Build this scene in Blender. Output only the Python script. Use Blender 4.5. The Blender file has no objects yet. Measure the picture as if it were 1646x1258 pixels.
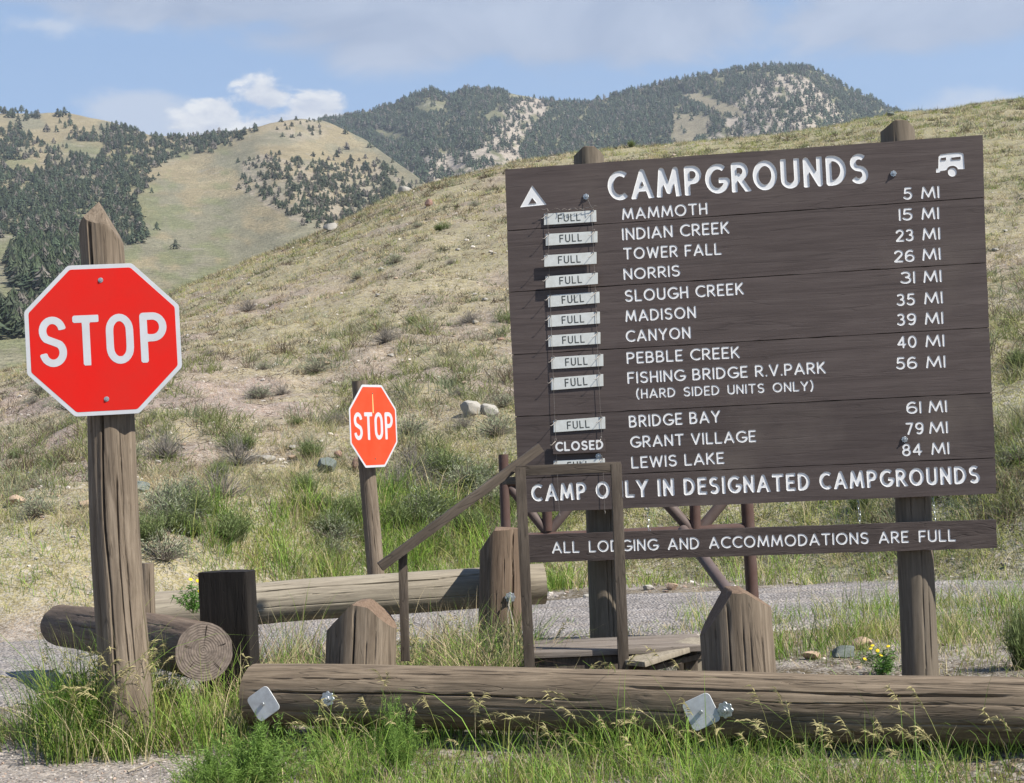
import bpy, bmesh, math, random
import numpy as np
from mathutils import Vector, Matrix
from mathutils.geometry import delaunay_2d_cdt

# ------------------------------------------------------------------ camera, world, sun, exposure
F = 2743.0                    # focal length in photo pixels (photo is 1646 wide)
EYE = 1.35
PITCH = math.atan((745 - 629) / F)
ROLL = math.radians(2.55)
SUN_AZ = math.radians(60)     # from behind the viewer towards the right
SUN_EL = math.radians(46)
sc = bpy.context.scene
COL = sc.collection
cam_d = bpy.data.cameras.new('camera'); cam = bpy.data.objects.new('camera', cam_d); COL.objects.link(cam)
sc.camera = cam
cam_d.sensor_width = 36.0; cam_d.lens = 36.0 * F / 1646.0
cam_d.clip_start = 0.1; cam_d.clip_end = 20000
_f = Vector((0, math.cos(PITCH), math.sin(PITCH))); _r0 = Vector((1, 0, 0)); _u0 = Vector((0, -math.sin(PITCH), math.cos(PITCH)))
_r = math.cos(ROLL) * _r0 - math.sin(ROLL) * _u0
_u = math.sin(ROLL) * _r0 + math.cos(ROLL) * _u0
M = Matrix((( _r.x, _u.x, -_f.x, 0), (_r.y, _u.y, -_f.y, 0), (_r.z, _u.z, -_f.z, EYE), (0, 0, 0, 1)))
cam.matrix_world = M
sc.render.resolution_x = 1024; sc.render.resolution_y = 783
FA, RA, UA = np.array(_f), np.array(_r), np.array(_u)
def raydir(px, py):
    return FA + ((px - 823.0) / F) * RA - ((py - 629.0) / F) * UA
def P(px, py, Y):
    d = raydir(px, py); k = Y / d[1]
    return Vector((d[0] * k, Y, EYE + d[2] * k))
def G(px, py, z=0.0):
    d = raydir(px, py); k = (z - EYE) / d[2]
    return Vector((d[0] * k, d[1] * k, z))
def project(p):
    q = np.asarray(p, float) - np.array([0, 0, EYE])
    zf = q @ FA
    return 823 + F * (q @ RA) / zf, 629 - F * (q @ UA) / zf

sc.view_settings.view_transform = 'Standard'; sc.view_settings.look = 'None'
sc.view_settings.exposure = 0.80; sc.view_settings.gamma = 1.0
sc.view_settings.use_curve_mapping = False
sc.render.engine = 'CYCLES'
sc.cycles.max_bounces = 6; sc.cycles.volume_bounces = 0; sc.cycles.transparent_max_bounces = 8

def mathn(nt, op, a, b=None, clamp=False):
    n = nt.nodes.new('ShaderNodeMath'); n.operation = op; n.use_clamp = clamp
    for i, v in enumerate((a, b)):
        if v is None: continue
        if hasattr(v, 'is_output'): nt.links.new(v, n.inputs[i])
        else: n.inputs[i].default_value = v
    return n.outputs[0]
def ramp(nt, fac, stops, interp='LINEAR'):
    n = nt.nodes.new('ShaderNodeValToRGB'); n.color_ramp.interpolation = interp
    e = n.color_ramp.elements
    while len(e) < len(stops): e.new(0.5)
    for el, (p, c) in zip(e, stops):
        el.position = p; el.color = (c, c, c, 1) if isinstance(c, (int, float)) else (*c, 1)
    nt.links.new(fac, n.inputs[0]); return n.outputs[0]
def mixc(nt, fac, a, b, mode='MIX'):
    n = nt.nodes.new('ShaderNodeMix'); n.data_type = 'RGBA'; n.blend_type = mode
    for s, v in ((n.inputs[0], fac), (n.inputs[6], a), (n.inputs[7], b)):
        if hasattr(v, 'is_output'): nt.links.new(v, s)
        elif isinstance(v, (int, float)): s.default_value = v
        else: s.default_value = (*v, 1)
    return n.outputs[2]
def noise(nt, vec, scale, detail=4, rough=0.55, dist=0.0):
    n = nt.nodes.new('ShaderNodeTexNoise'); n.inputs['Scale'].default_value = scale
    n.inputs['Detail'].default_value = detail; n.inputs['Roughness'].default_value = rough
    n.inputs['Distortion'].default_value = dist
    if vec is not None: nt.links.new(vec, n.inputs['Vector'])
    return n.outputs['Fac']
def mapping(nt, vec, scale=(1, 1, 1), loc=(0, 0, 0)):
    n = nt.nodes.new('ShaderNodeMapping'); n.inputs['Scale'].default_value = scale; n.inputs['Location'].default_value = loc
    nt.links.new(vec, n.inputs['Vector']); return n.outputs[0]

def build_world():
    w = bpy.data.worlds.new('World'); sc.world = w; w.use_nodes = True
    nt = w.node_tree; nt.nodes.clear()
    out = nt.nodes.new('ShaderNodeOutputWorld'); bg = nt.nodes.new('ShaderNodeBackground')
    sky = nt.nodes.new('ShaderNodeTexSky'); sky.sky_type = 'NISHITA'; sky.sun_disc = False
    sky.sun_elevation = SUN_EL; sky.sun_rotation = math.pi - SUN_AZ   # rotation measured from +Y towards +X
    sky.altitude = 1900; sky.air_density = 1.0; sky.dust_density = 1.0; sky.ozone_density = 1.5
    tc = nt.nodes.new('ShaderNodeTexCoord')
    sep = nt.nodes.new('ShaderNodeSeparateXYZ'); nt.links.new(tc.outputs['Generated'], sep.inputs[0])
    az = mathn(nt, 'ARCTAN2', sep.outputs[0], sep.outputs[1])
    el = mathn(nt, 'ARCSINE', sep.outputs[2])
    # warp the coordinates with noise so that the cloud edges billow
    comb = nt.nodes.new('ShaderNodeCombineXYZ'); nt.links.new(az, comb.inputs[0]); nt.links.new(mathn(nt, 'MULTIPLY', el, 2.0), comb.inputs[1])
    n1 = noise(nt, comb.outputs[0], 34, 12, 0.60, 0.2)
    n2 = noise(nt, comb.outputs[0], 9, 5, 0.6, 0.5)
    def pix(px, py):
        d = raydir(px, py); return math.atan2(d[0], d[1]), math.asin(d[2] / np.linalg.norm(d))
    def ell(px, py, rx, ry, k=1.0):
        a, e = pix(px, py)
        dx = mathn(nt, 'DIVIDE', mathn(nt, 'SUBTRACT', az, a), rx / F)
        dy = mathn(nt, 'DIVIDE', mathn(nt, 'SUBTRACT', el, e), ry / F)
        r2 = mathn(nt, 'ADD', mathn(nt, 'MULTIPLY', dx, dx), mathn(nt, 'MULTIPLY', dy, dy))
        return mathn(nt, 'MULTIPLY', mathn(nt, 'SUBTRACT', 1.0, mathn(nt, 'POWER', r2, 0.5)), k)
    def mx(lst):
        v = lst[0]
        for q in lst[1:]: v = mathn(nt, 'MAXIMUM', v, q)
        return v
    # bright cumulus behind the ridge
    cum = mx([ell(425, 158, 54, 40, 1.2), ell(508, 178, 72, 38, 1.35), ell(468, 206, 112, 40, 1.2), ell(345, 184, 46, 30, 1.45), ell(335, 206, 84, 32, 1.3)])
    cum = mathn(nt, 'ADD', cum, mathn(nt, 'MULTIPLY', mathn(nt, 'SUBTRACT', n1, 0.5), 2.9))
    cumf = ramp(nt, cum, [(-0.0, 0.0), (0.62, 1.0)], 'EASE')
    soft = mx([ell(215, 178, 110, 44, 1.2), ell(255, 205, 140, 44, 1.2), ell(560, 215, 120, 40), ell(1575, 168, 150, 34, 0.8), ell(100, 40, 130, 22, 0.4)])
    soft = mathn(nt, 'ADD', soft, mathn(nt, 'MULTIPLY', mathn(nt, 'SUBTRACT', n1, 0.5), 1.6))
    softf = mathn(nt, 'MULTIPLY', ramp(nt, soft, [(0.0, 0.0), (0.7, 1.0)], 'EASE'), 0.85)
    # grey sheet overhead; the same field goes on above and beside the frame
    sheet = mx([ell(700, 30, 330, 74), ell(980, 20, 300, 92), ell(330, 0, 260, 50, 0.8), ell(1520, 5, 280, 80), ell(640, -75, 2200, 80, 1.0)])
    sheet = mathn(nt, 'ADD', sheet, mathn(nt, 'MULTIPLY', mathn(nt, 'SUBTRACT', n2, 0.5), 1.9))
    wide = ramp(nt, noise(nt, tc.outputs['Generated'], 2.2, 6, 0.6), [(0.52, 0.0), (0.70, 0.4)])
    high = ramp(nt, el, [(0.26, 0.0), (0.36, 1.0)])
    sheet = mathn(nt, 'ADD', sheet, 0.22)
    sheetf = mathn(nt, 'MULTIPLY', ramp(nt, sheet, [(0.0, 0.0), (0.50, 1.0)], 'EASE'), 0.95)
    sheetf = mathn(nt, 'MAXIMUM', sheetf, mathn(nt, 'MULTIPLY', wide, high))
    K = 1.0 / 0.10
    skyc = mixc(nt, 0.0, sky.outputs[0], (1, 1, 1))
    veil = mixc(nt, 0.6, skyc, mixc(nt, ramp(nt, el, [(0.10, 0.0), (0.32, 1.0)]), (0.27 * K, 0.40 * K, 0.60 * K), (0.215 * K, 0.345 * K, 0.57 * K)))
    veil = mixc(nt, ramp(nt, el, [(0.33, 0.0), (0.9, 1.0)]), veil, (0.055 * K, 0.115 * K, 0.28 * K))
    graycol = mixc(nt, ramp(nt, n2, [(0.35, 0.0), (0.68, 1.0)]), (0.25 * K, 0.305 * K, 0.42 * K), (0.38 * K, 0.43 * K, 0.53 * K))
    c = mixc(nt, sheetf, veil, graycol)
    c = mixc(nt, softf, c, (0.42 * K, 0.47 * K, 0.56 * K))
    cumcol = mixc(nt, ramp(nt, n1, [(0.40, 0.0), (0.62, 1.0)]), (0.44 * K, 0.475 * K, 0.55 * K), (0.64 * K, 0.65 * K, 0.66 * K))
    c = mixc(nt, cumf, c, cumcol)
    nt.links.new(c, bg.inputs[0]); bg.inputs[1].default_value = 0.083
    nt.links.new(bg.outputs[0], out.inputs[0])
build_world()
sun_d = bpy.data.lights.new('sun', 'SUN'); sun = bpy.data.objects.new('sun', sun_d); COL.objects.link(sun)
sun_d.energy = 5.0; sun_d.angle = math.radians(0.5); sun_d.color = (1.0, 0.95, 0.86)
SUNV = Vector((math.cos(SUN_EL) * math.sin(SUN_AZ), -math.cos(SUN_EL) * math.cos(SUN_AZ), math.sin(SUN_EL)))
sun.rotation_euler = SUNV.to_track_quat('Z', 'Y').to_euler()

# ------------------------------------------------------------------ helpers
rng = np.random.default_rng(11); random.seed(5)
_perm = np.random.default_rng(3).integers(0, 1 << 16, 65536).astype(np.int64)
def _h(ix, iy, iz):
    a = _perm[ix & 65535]; a = _perm[(a + iy) & 65535]; a = _perm[(a + iz) & 65535]
    return a / 65535.0
def vnoise(x, y, z=0.0):
    x, y, z = np.broadcast_arrays(np.asarray(x, float), np.asarray(y, float), np.asarray(z, float))
    ix, iy, iz = np.floor(x).astype(np.int64), np.floor(y).astype(np.int64), np.floor(z).astype(np.int64)
    fx, fy, fz = x - ix, y - iy, z - iz
    fx, fy, fz = [q * q * (3 - 2 * q) for q in (fx, fy, fz)]
    r = 0
    for dx in (0, 1):
        for dy in (0, 1):
            for dz in (0, 1):
                w = (fx if dx else 1 - fx) * (fy if dy else 1 - fy) * (fz if dz else 1 - fz)
                r = r + w * _h(ix + dx, iy + dy, iz + dz)
    return r
def fbm(x, y, z=0.0, o=4, g=0.5):
    a, s, t = 1.0, 0.0, 0.0
    for i in range(o):
        s = s + a * vnoise(x * 2 ** i + 17.3 * i, y * 2 ** i - 9.1 * i, z * 2 ** i); t += a; a *= g
    return s / t
def sstep(a, b, x):
    t = np.clip((x - a) / (b - a), 0, 1); return t * t * (3 - 2 * t)

def mesh_from(name, V, T, mat=None, smooth=True, col=None, quads=None, mats=None, midx=None, sharp=None):
    """V (n,3); T (m,3) triangles and/or quads (k,4)."""
    me = bpy.data.meshes.new(name)
    V = np.asarray(V, np.float32).reshape(-1, 3)
    loops, starts = [], []
    nT = 0 if T is None else len(T); nQ = 0 if quads is None else len(quads)
    if nT: loops.append(np.asarray(T, np.int32).reshape(-1)); starts.append(np.arange(nT, dtype=np.int32) * 3)
    if nQ: loops.append(np.asarray(quads, np.int32).reshape(-1)); starts.append(nT * 3 + np.arange(nQ, dtype=np.int32) * 4)
    L = np.concatenate(loops); S = np.concatenate(starts)
    me.vertices.add(len(V)); me.vertices.foreach_set('co', V.ravel())
    me.loops.add(len(L)); me.loops.foreach_set('vertex_index', L)
    me.polygons.add(nT + nQ); me.polygons.foreach_set('loop_start', S)
    me.polygons.foreach_set('loop_total', np.concatenate([np.full(nT, 3, np.int32), np.full(nQ, 4, np.int32)]))
    if midx is not None: me.polygons.foreach_set('material_index', np.asarray(midx, np.int32))
    me.polygons.foreach_set('use_smooth', np.full(nT + nQ, bool(smooth)))
    me.update(calc_edges=True)
    if col is not None:
        a = me.color_attributes.new('Col', 'FLOAT_COLOR', 'POINT')
        c = np.ones((len(V), 4), np.float32); c[:, :3] = col
        a.data.foreach_set('color', c.ravel())
    for m in (mats if mats else ([mat] if mat else [])): me.materials.append(m)
    if sharp: me.set_sharp_from_angle(angle=math.radians(sharp))
    return me
def link(name, me, parent=None, label=None, cat=None, group=None, kind=None):
    o = bpy.data.objects.new(name, me); COL.objects.link(o)
    if parent: o.parent = parent
    if label: o['label'] = label
    if cat: o['category'] = cat
    if group: o['group'] = group
    if kind: o['kind'] = kind
    return o
def thing(name, label, cat, loc=(0, 0, 0), rot=(0, 0, 0), group=None):
    o = link(name, None, None, label, cat, group); o.location = loc; o.rotation_euler = rot; return o

class MB:
    """collects boxes, tubes, polygons into one mesh"""
    def __init__(s): s.v = []; s.f = []; s.mi = []
    def add(s, vs, fs, mi=0):
        n = len(s.v); s.v += [tuple(v) for v in vs]; s.f += [tuple(i + n for i in f) for f in fs]; s.mi += [mi] * len(fs)
    def box(s, x0, x1, y0, y1, z0, z1, mi=0, mtx=None):
        vs = [Vector((x, y, z)) for z in (z0, z1) for y in (y0, y1) for x in (x0, x1)]
        if mtx is not None: vs = [mtx @ v for v in vs]
        s.add(vs, [(0, 2, 3, 1), (4, 5, 7, 6), (0, 1, 5, 4), (2, 6, 7, 3), (0, 4, 6, 2), (1, 3, 7, 5)], mi)
    def tube(s, pts, r, seg=8, mi=0, cap=True, closed=False):
        pts = [Vector(p) for p in pts]; n = len(pts); rs = r if isinstance(r, (list, tuple)) else [r] * n
        vs, prev = [], None
        for i, p in enumerate(pts):
            a = pts[(i - 1) % n] if (i or closed) else p; b = pts[(i + 1) % n] if (i < n - 1 or closed) else p
            t = (b - a).normalized()
            if prev is None:
                x = t.orthogonal().normalized()
            else:
                x = (prev - t * prev.dot(t)).normalized()
            prev = x; y = t.cross(x)
            for k in range(seg):
                an = 2 * math.pi * k / seg; vs.append(p + (x * math.cos(an) + y * math.sin(an)) * rs[i])
        fs = []
        for i in range(n if closed else n - 1):
            for k in range(seg):
                a = i * seg + k; b = i * seg + (k + 1) % seg; j = ((i + 1) % n) * seg
                fs.append((a, b, j + (k + 1) % seg, j + k))
        if cap and not closed: fs += [tuple(reversed(range(seg))), tuple((n - 1) * seg + k for k in range(seg))]
        s.add(vs, fs, mi)
    def prism(s, poly, y0, y1, mi=0, mtx=None):
        """poly in (x,z), extruded along y"""
        n = len(poly); vs = [Vector((x, y0, z)) for x, z in poly] + [Vector((x, y1, z)) for x, z in poly]
        if mtx is not None: vs = [mtx @ v for v in vs]
        s.add(vs, [tuple(range(n)), tuple(range(2 * n - 1, n - 1, -1))] + [(i, i + n, (i + 1) % n + n, (i + 1) % n) for i in range(n)], mi)
    def mesh(s, name, mats, smooth=True, sharp=35, bevel=0, bseg=2):
        me = bpy.data.meshes.new(name); me.from_pydata(s.v, [], s.f)
        me.polygons.foreach_set('material_index', s.mi)
        bm = bmesh.new(); bm.from_mesh(me); bmesh.ops.recalc_face_normals(bm, faces=bm.faces)
        if bevel:
            es = [e for e in bm.edges if len(e.link_faces) == 2 and e.calc_face_angle(0) > 0.6]
            bmesh.ops.bevel(bm, geom=es, offset=bevel, segments=bseg, profile=0.6, affect='EDGES', clamp_overlap=True)
        bm.to_mesh(me); bm.free()
        me.polygons.foreach_set('use_smooth', [smooth] * len(me.polygons))
        for m in (mats if isinstance(mats, (list, tuple)) else [mats]): me.materials.append(m)
        if smooth and sharp: me.set_sharp_from_angle(angle=math.radians(sharp))
        return me

def new_mat(name):
    m = bpy.data.materials.new(name); m.use_nodes = True; nt = m.node_tree
    b = nt.nodes['Principled BSDF']; tc = nt.nodes.new('ShaderNodeTexCoord')
    return m, nt, b, tc
def bump(nt, b, h, strength, dist):
    n = nt.nodes.new('ShaderNodeBump'); n.inputs['Strength'].default_value = strength; n.inputs['Distance'].default_value = dist
    nt.links.new(h, n.inputs['Height']); nt.links.new(n.outputs[0], b.inputs['Normal'])
def wood(name, dark, mid, light, grain=(14, 14, 0.9), bs=0.6, rough=0.85, crack=0.5, stain=None, fine=1.0):
    m, nt, b, tc = new_mat(name)
    v = mapping(nt, tc.outputs['Object'], grain)
    n1 = noise(nt, v, 1.0, 8, 0.68, 2.2)
    n2 = noise(nt, mapping(nt, tc.outputs['Object'], tuple(g * 6 for g in grain)), 1.0, 5, 0.65, 0.6)
    n3 = noise(nt, tc.outputs['Object'], 3.2, 6, 0.62)
    base = ramp(nt, n1, [(0.30, dark), (0.50, mid), (0.70, light)])
    fibre = ramp(nt, n2, [(0.33, 0.55), (0.55, 1.0), (0.75, 1.16)])
    c = mixc(nt, 0.75 * fine, base, fibre, 'MULTIPLY')
    c = mixc(nt, ramp(nt, n3, [(0.35, 0.0), (0.75, 0.45)]), c, dark)
    oi = nt.nodes.new('ShaderNodeObjectInfo'); c = mixc(nt, 1.0, c, ramp(nt, oi.outputs['Random'], [(0.0, 0.90), (1.0, 1.10)]), 'MULTIPLY')
    ck = ramp(nt, noise(nt, mapping(nt, tc.outputs['Object'], tuple(g * 1.7 for g in grain), (3, 7, 1)), 1.0, 2, 0.4, 0.6), [(0.485, 1.0), (0.5, 0.0), (0.515, 1.0)])
    c = mixc(nt, mathn(nt, 'MULTIPLY', mathn(nt, 'SUBTRACT', 1.0, ck), crack), c, tuple(q * 0.25 for q in dark))
    if stain:
        c = mixc(nt, ramp(nt, noise(nt, tc.outputs['Object'], 1.3, 4, 0.6), [(0.55, 0.0), (0.72, 0.55)]), c, stain)
    nt.links.new(c, b.inputs['Base Color']); b.inputs['Roughness'].default_value = rough
    b.inputs['Specular IOR Level'].default_value = 0.25
    h = mathn(nt, 'ADD', mathn(nt, 'MULTIPLY', n2, 0.6), mathn(nt, 'MULTIPLY', ck, crack * 0.9))
    bump(nt, b, h, bs, 0.006)
    return m
def endgrain(name, c1, c2):
    m, nt, b, tc = new_mat(name)
    w = nt.nodes.new('ShaderNodeTexWave'); w.wave_type = 'RINGS'; w.rings_direction = 'Z'
    w.inputs['Scale'].default_value = 24; w.inputs['Distortion'].default_value = 3.2; w.inputs['Detail'].default_value = 4; w.inputs['Detail Scale'].default_value = 1.4
    nt.links.new(tc.outputs['Object'], w.inputs['Vector'])
    n = noise(nt, tc.outputs['Object'], 30, 4)
    c = mixc(nt, ramp(nt, w.outputs['Fac'], [(0.1, 0.0), (0.7, 1.0)]), c1, c2)
    c = mixc(nt, ramp(nt, n, [(0.35, 0.7), (0.6, 0.0)]), c, tuple(q * 0.5 for q in c1))
    nt.links.new(c, b.inputs['Base Color']); b.inputs['Roughness'].default_value = 0.9
    bump(nt, b, mathn(nt, 'ADD', w.outputs['Fac'], n), 0.5, 0.003)
    return m
def plain(name, c, rough=0.5, metal=0.0, var=0.0, scale=20, dirt=None, bs=0.0, bd=0.001):
    m, nt, b, tc = new_mat(name)
    n = noise(nt, tc.outputs['Object'], scale, 5, 0.6)
    cc = mixc(nt, ramp(nt, n, [(0.35, var), (0.65, 0.0)]), c, dirt if dirt else tuple(q * 0.5 for q in c))
    nt.links.new(cc, b.inputs['Base Color']); b.inputs['Roughness'].default_value = rough; b.inputs['Metallic'].default_value = metal; b.inputs['Specular IOR Level'].default_value = 0.5 if metal else 0.15
    if bs: bump(nt, b, n, bs, bd)
    return m
def foliage(name, trans=0.35, rough=0.6):
    m, nt, b, tc = new_mat(name)
    a = nt.nodes.new('ShaderNodeAttribute'); a.attribute_name = 'Col'
    nt.links.new(a.outputs['Color'], b.inputs['Base Color']); b.inputs['Roughness'].default_value = rough
    b.inputs['Specular IOR Level'].default_value = 0.2
    t = nt.nodes.new('ShaderNodeBsdfTranslucent'); mx = nt.nodes.new('ShaderNodeMixShader'); mx.inputs[0].default_value = trans
    nt.links.new(a.outputs['Color'], t.inputs['Color'])
    nt.links.new(b.outputs[0], mx.inputs[1]); nt.links.new(t.outputs[0], mx.inputs[2])
    nt.links.new(mx.outputs[0], nt.nodes['Material Output'].inputs[0])
    return m

W_POST = wood('weathered_post_wood', (0.090, 0.068, 0.049), (0.180, 0.142, 0.105), (0.270, 0.218, 0.165), crack=0.4, bs=0.45, fine=0.7)
W_RAIL = wood('weathered_rail_wood', (0.088, 0.066, 0.046), (0.190, 0.146, 0.102), (0.310, 0.245, 0.175), crack=0.55, bs=0.6, fine=0.8)
W_GREY = wood('grey_rail_wood', (0.17, 0.145, 0.112), (0.265, 0.23, 0.178), (0.35, 0.31, 0.24), crack=0.3, bs=0.4, fine=0.7)
W_DARK = wood('shaded_post_wood', (0.010, 0.008, 0.007), (0.018, 0.015, 0.013), (0.032, 0.027, 0.023), crack=0.4)  # near-black colour paints in the shade on the flat post
W_BROWN = wood('brown_post_wood', (0.085, 0.06, 0.042), (0.15, 0.108, 0.078), (0.22, 0.165, 0.12), crack=0.35, bs=0.45)
W_SIGNPOST = wood('sign_post_wood', (0.10, 0.082, 0.062), (0.155, 0.128, 0.098), (0.20, 0.168, 0.13), crack=0.2, bs=0.3, fine=0.6)
W_END = endgrain('end_grain', (0.135, 0.105, 0.086), (0.18, 0.144, 0.119))
W_CUT = wood('cut_top_wood', (0.09, 0.06, 0.042), (0.19, 0.13, 0.09), (0.28, 0.205, 0.15), grain=(30, 30, 6), crack=0.3)
BOARD = wood('dark_brown_board_paint', (0.066, 0.051, 0.047), (0.088, 0.069, 0.064), (0.112, 0.090, 0.083), grain=(0.55, 9, 11), bs=0.3, rough=0.6, crack=0.22, fine=0.55, stain=(0.125, 0.102, 0.088))
BOARD2 = wood('dark_brown_board_paint_worn', (0.050, 0.038, 0.034), (0.078, 0.060, 0.054), (0.115, 0.092, 0.083), grain=(1.5, 9, 14), bs=0.5, rough=0.65, crack=0.4, fine=0.8)
FRAME = wood('brown_frame_wood', (0.055, 0.043, 0.034), (0.092, 0.074, 0.058), (0.14, 0.115, 0.092), grain=(10, 10, 1.2), crack=0.4, bs=0.5)
WHITE = plain('white_letter_paint', (0.76, 0.76, 0.76), 0.6, var=0.15, scale=40, dirt=(0.5, 0.49, 0.47))
SIGN_WHITE = plain('white_sign_sheeting', (0.47, 0.485, 0.52), 0.4, var=0.35, scale=9, dirt=(0.36, 0.36, 0.36))
RED = plain('red_sign_sheeting', (0.55, 0.011, 0.007), 0.5, var=0.6, scale=3.5, dirt=(0.45, 0.022, 0.015))
RED2 = plain('orange_red_sign_sheeting', (0.58, 0.052, 0.018), 0.5, var=0.25, scale=4, dirt=(0.70, 0.12, 0.06))  # lighter, more orange red for the small stop sign
STEEL = plain('galvanised_steel', (0.45, 0.48, 0.50), 0.38, 0.75, var=0.5, scale=90)
PLATE = plain('dull_metal_plate', (0.55, 0.57, 0.59), 0.6, 0.0, var=0.5, scale=14, dirt=(0.26, 0.25, 0.24), bs=0.3, bd=0.004)
PIPE = plain('brown_painted_pipe', (0.085, 0.052, 0.045), 0.42, 0.0, var=0.5, scale=9, dirt=(0.115, 0.085, 0.078))
PIPE_DULL = plain('grey_brown_pipe', (0.125, 0.098, 0.092), 0.5, 0.0, var=0.5, scale=9, dirt=(0.085, 0.058, 0.05))  # lighter, greyer brown for the brace pipes
ENAMEL = plain('white_enamel_plate', (0.64, 0.66, 0.64), 0.4, var=0.3, scale=30, dirt=(0.42, 0.40, 0.35))
PLATETEXT = plain('dark_plate_paint', (0.06, 0.065, 0.06), 0.5)
WIRE = plain('rusty_wire', (0.22, 0.21, 0.20), 0.5, 0.4, var=0.6, scale=60, dirt=(0.12, 0.08, 0.05))
LEAF = foliage('grass_blades', 0.30)
LEAFB = foliage('leafy_plants', 0.25)
NEEDLE = foliage('conifer_needles', 0.06, 0.8)

# ------------------------------------------------------------------ near ground: valley floor, road side and the dry hill
def azt(px, py):
    d = raydir(px, py); return math.atan2(d[0], d[1]), d[2] / math.hypot(d[0], d[1])
_sky = [(-500, 700), (-250, 655), (0, 604), (45, 590), (120, 552), (200, 512), (290, 466), (370, 436), (450, 402), (520, 372), (560, 352), (625, 322), (690, 297), (760, 281), (820, 264),
        (930, 249), (1010, 240), (1130, 231), (1250, 220), (1350, 203), (1450, 184), (1550, 173), (1646, 163), (1900, 140), (2300, 130), (3200, 220), (5000, 520)]
_sa = np.array([azt(*q) for q in _sky])
_ext_a = np.concatenate([[-math.pi, -1.2], _sa[:, 0], [1.4, math.pi]]); _ext_t = np.concatenate([[0.01, 0.01], _sa[:, 1], [0.02, 0.01]])
o_ = np.argsort(_ext_a); _ext_a, _ext_t = _ext_a[o_], _ext_t[o_]
_d1a = [azt(q, 500)[0] for q in (-300, 0, 290, 560, 823, 1250, 1646)]; _d1v = [70, 62, 72, 88, 100, 118, 125]
def base_line(az):
    """where the hill starts (distance)"""
    return 17.6 + 1.2 * np.sin(az * 9 + 1.0) - 1.0 * sstep(-0.05, -0.25, az)
def _g(t): return np.where(t < 1.75, 1.4 * t - 0.4 * t * t, 1.225 - 0.30 * (t - 1.75) - 0.02 * (t - 1.75) ** 2)
_AZ = np.concatenate([np.linspace(-math.pi, -0.42, 60), np.linspace(-0.40, 0.40, 420), np.linspace(0.42, math.pi, 60)])
def _bank(d, d0): return 0.55 * sstep(0.0, 2.6, d - d0)
_te = np.interp(_AZ, _ext_a, _ext_t); _d1 = np.interp(_AZ, _d1a, _d1v); _d0 = base_line(_AZ)
_dd = np.linspace(1.0, 320, 1200)
_lo, _hi = np.zeros(len(_AZ)), np.full(len(_AZ), 200.0)
for _ in range(30):
    k = 0.5 * (_lo + _hi)
    t = np.maximum((_dd[None] - _d0[:, None]) / (_d1 - _d0)[:, None], 0)
    z = k[:, None] * _g(t) + _bank(_dd[None], _d0[:, None])
    mxt = ((z - EYE) / _dd[None])[:, _dd > 30].max(1)
    _lo = np.where(mxt < _te, k, _lo); _hi = np.where(mxt < _te, _hi, k)
_K = 0.5 * (_lo + _hi)
def H(x, y):
    x, y = np.asarray(x, float), np.asarray(y, float)
    az = np.arctan2(x, y); d = np.hypot(x, y)
    d0, d1, k = base_line(az), np.interp(az, _d1a, _d1v), np.interp(az, _AZ, _K)
    t = np.maximum((d - d0) / (d1 - d0), 0)
    z = k * _g(t) + _bank(d, d0)
    m = sstep(0.0, 3.0, d - d0)
    z = z + m * ((fbm(x * 0.35, y * 0.35, 1.0) - 0.5) * 0.5 + (fbm(x * 1.6, y * 1.6, 4.0) - 0.5) * 0.22)
    ly = np.where(x < -1.3, 8.42, 8.42 - 0.435 * (x + 1.3))      # low berm that carries the log rails
    dip = 0.075 * sstep(-0.22, 0.12, y - ly) * sstep(2.4, 1.0, y - ly) * (np.abs(x) < 12)
    rd = roadmask(x, y)
    z = z + (1 - m) * (1 - rd) * ((fbm(x * 1.3, y * 1.3, 7.0) - 0.5) * 0.05 + (fbm(x * 6, y * 6, 7.0, 3) - 0.5) * 0.02)
    return z + dip
def road_edges(x):
    near = 13.1 + 0.56 * np.minimum(x - 1.9, 0) + 0.12 * np.maximum(x - 1.9, 0)
    near = np.maximum(near, 9.9)
    far = 16.6 + 0.14 * x
    return near, np.maximum(far, near + 1.5)
def roadmask(x, y):
    n, f = road_edges(x); return sstep(-0.7, 0.1, y - n) * sstep(-0.7, 0.1, f - y)

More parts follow.
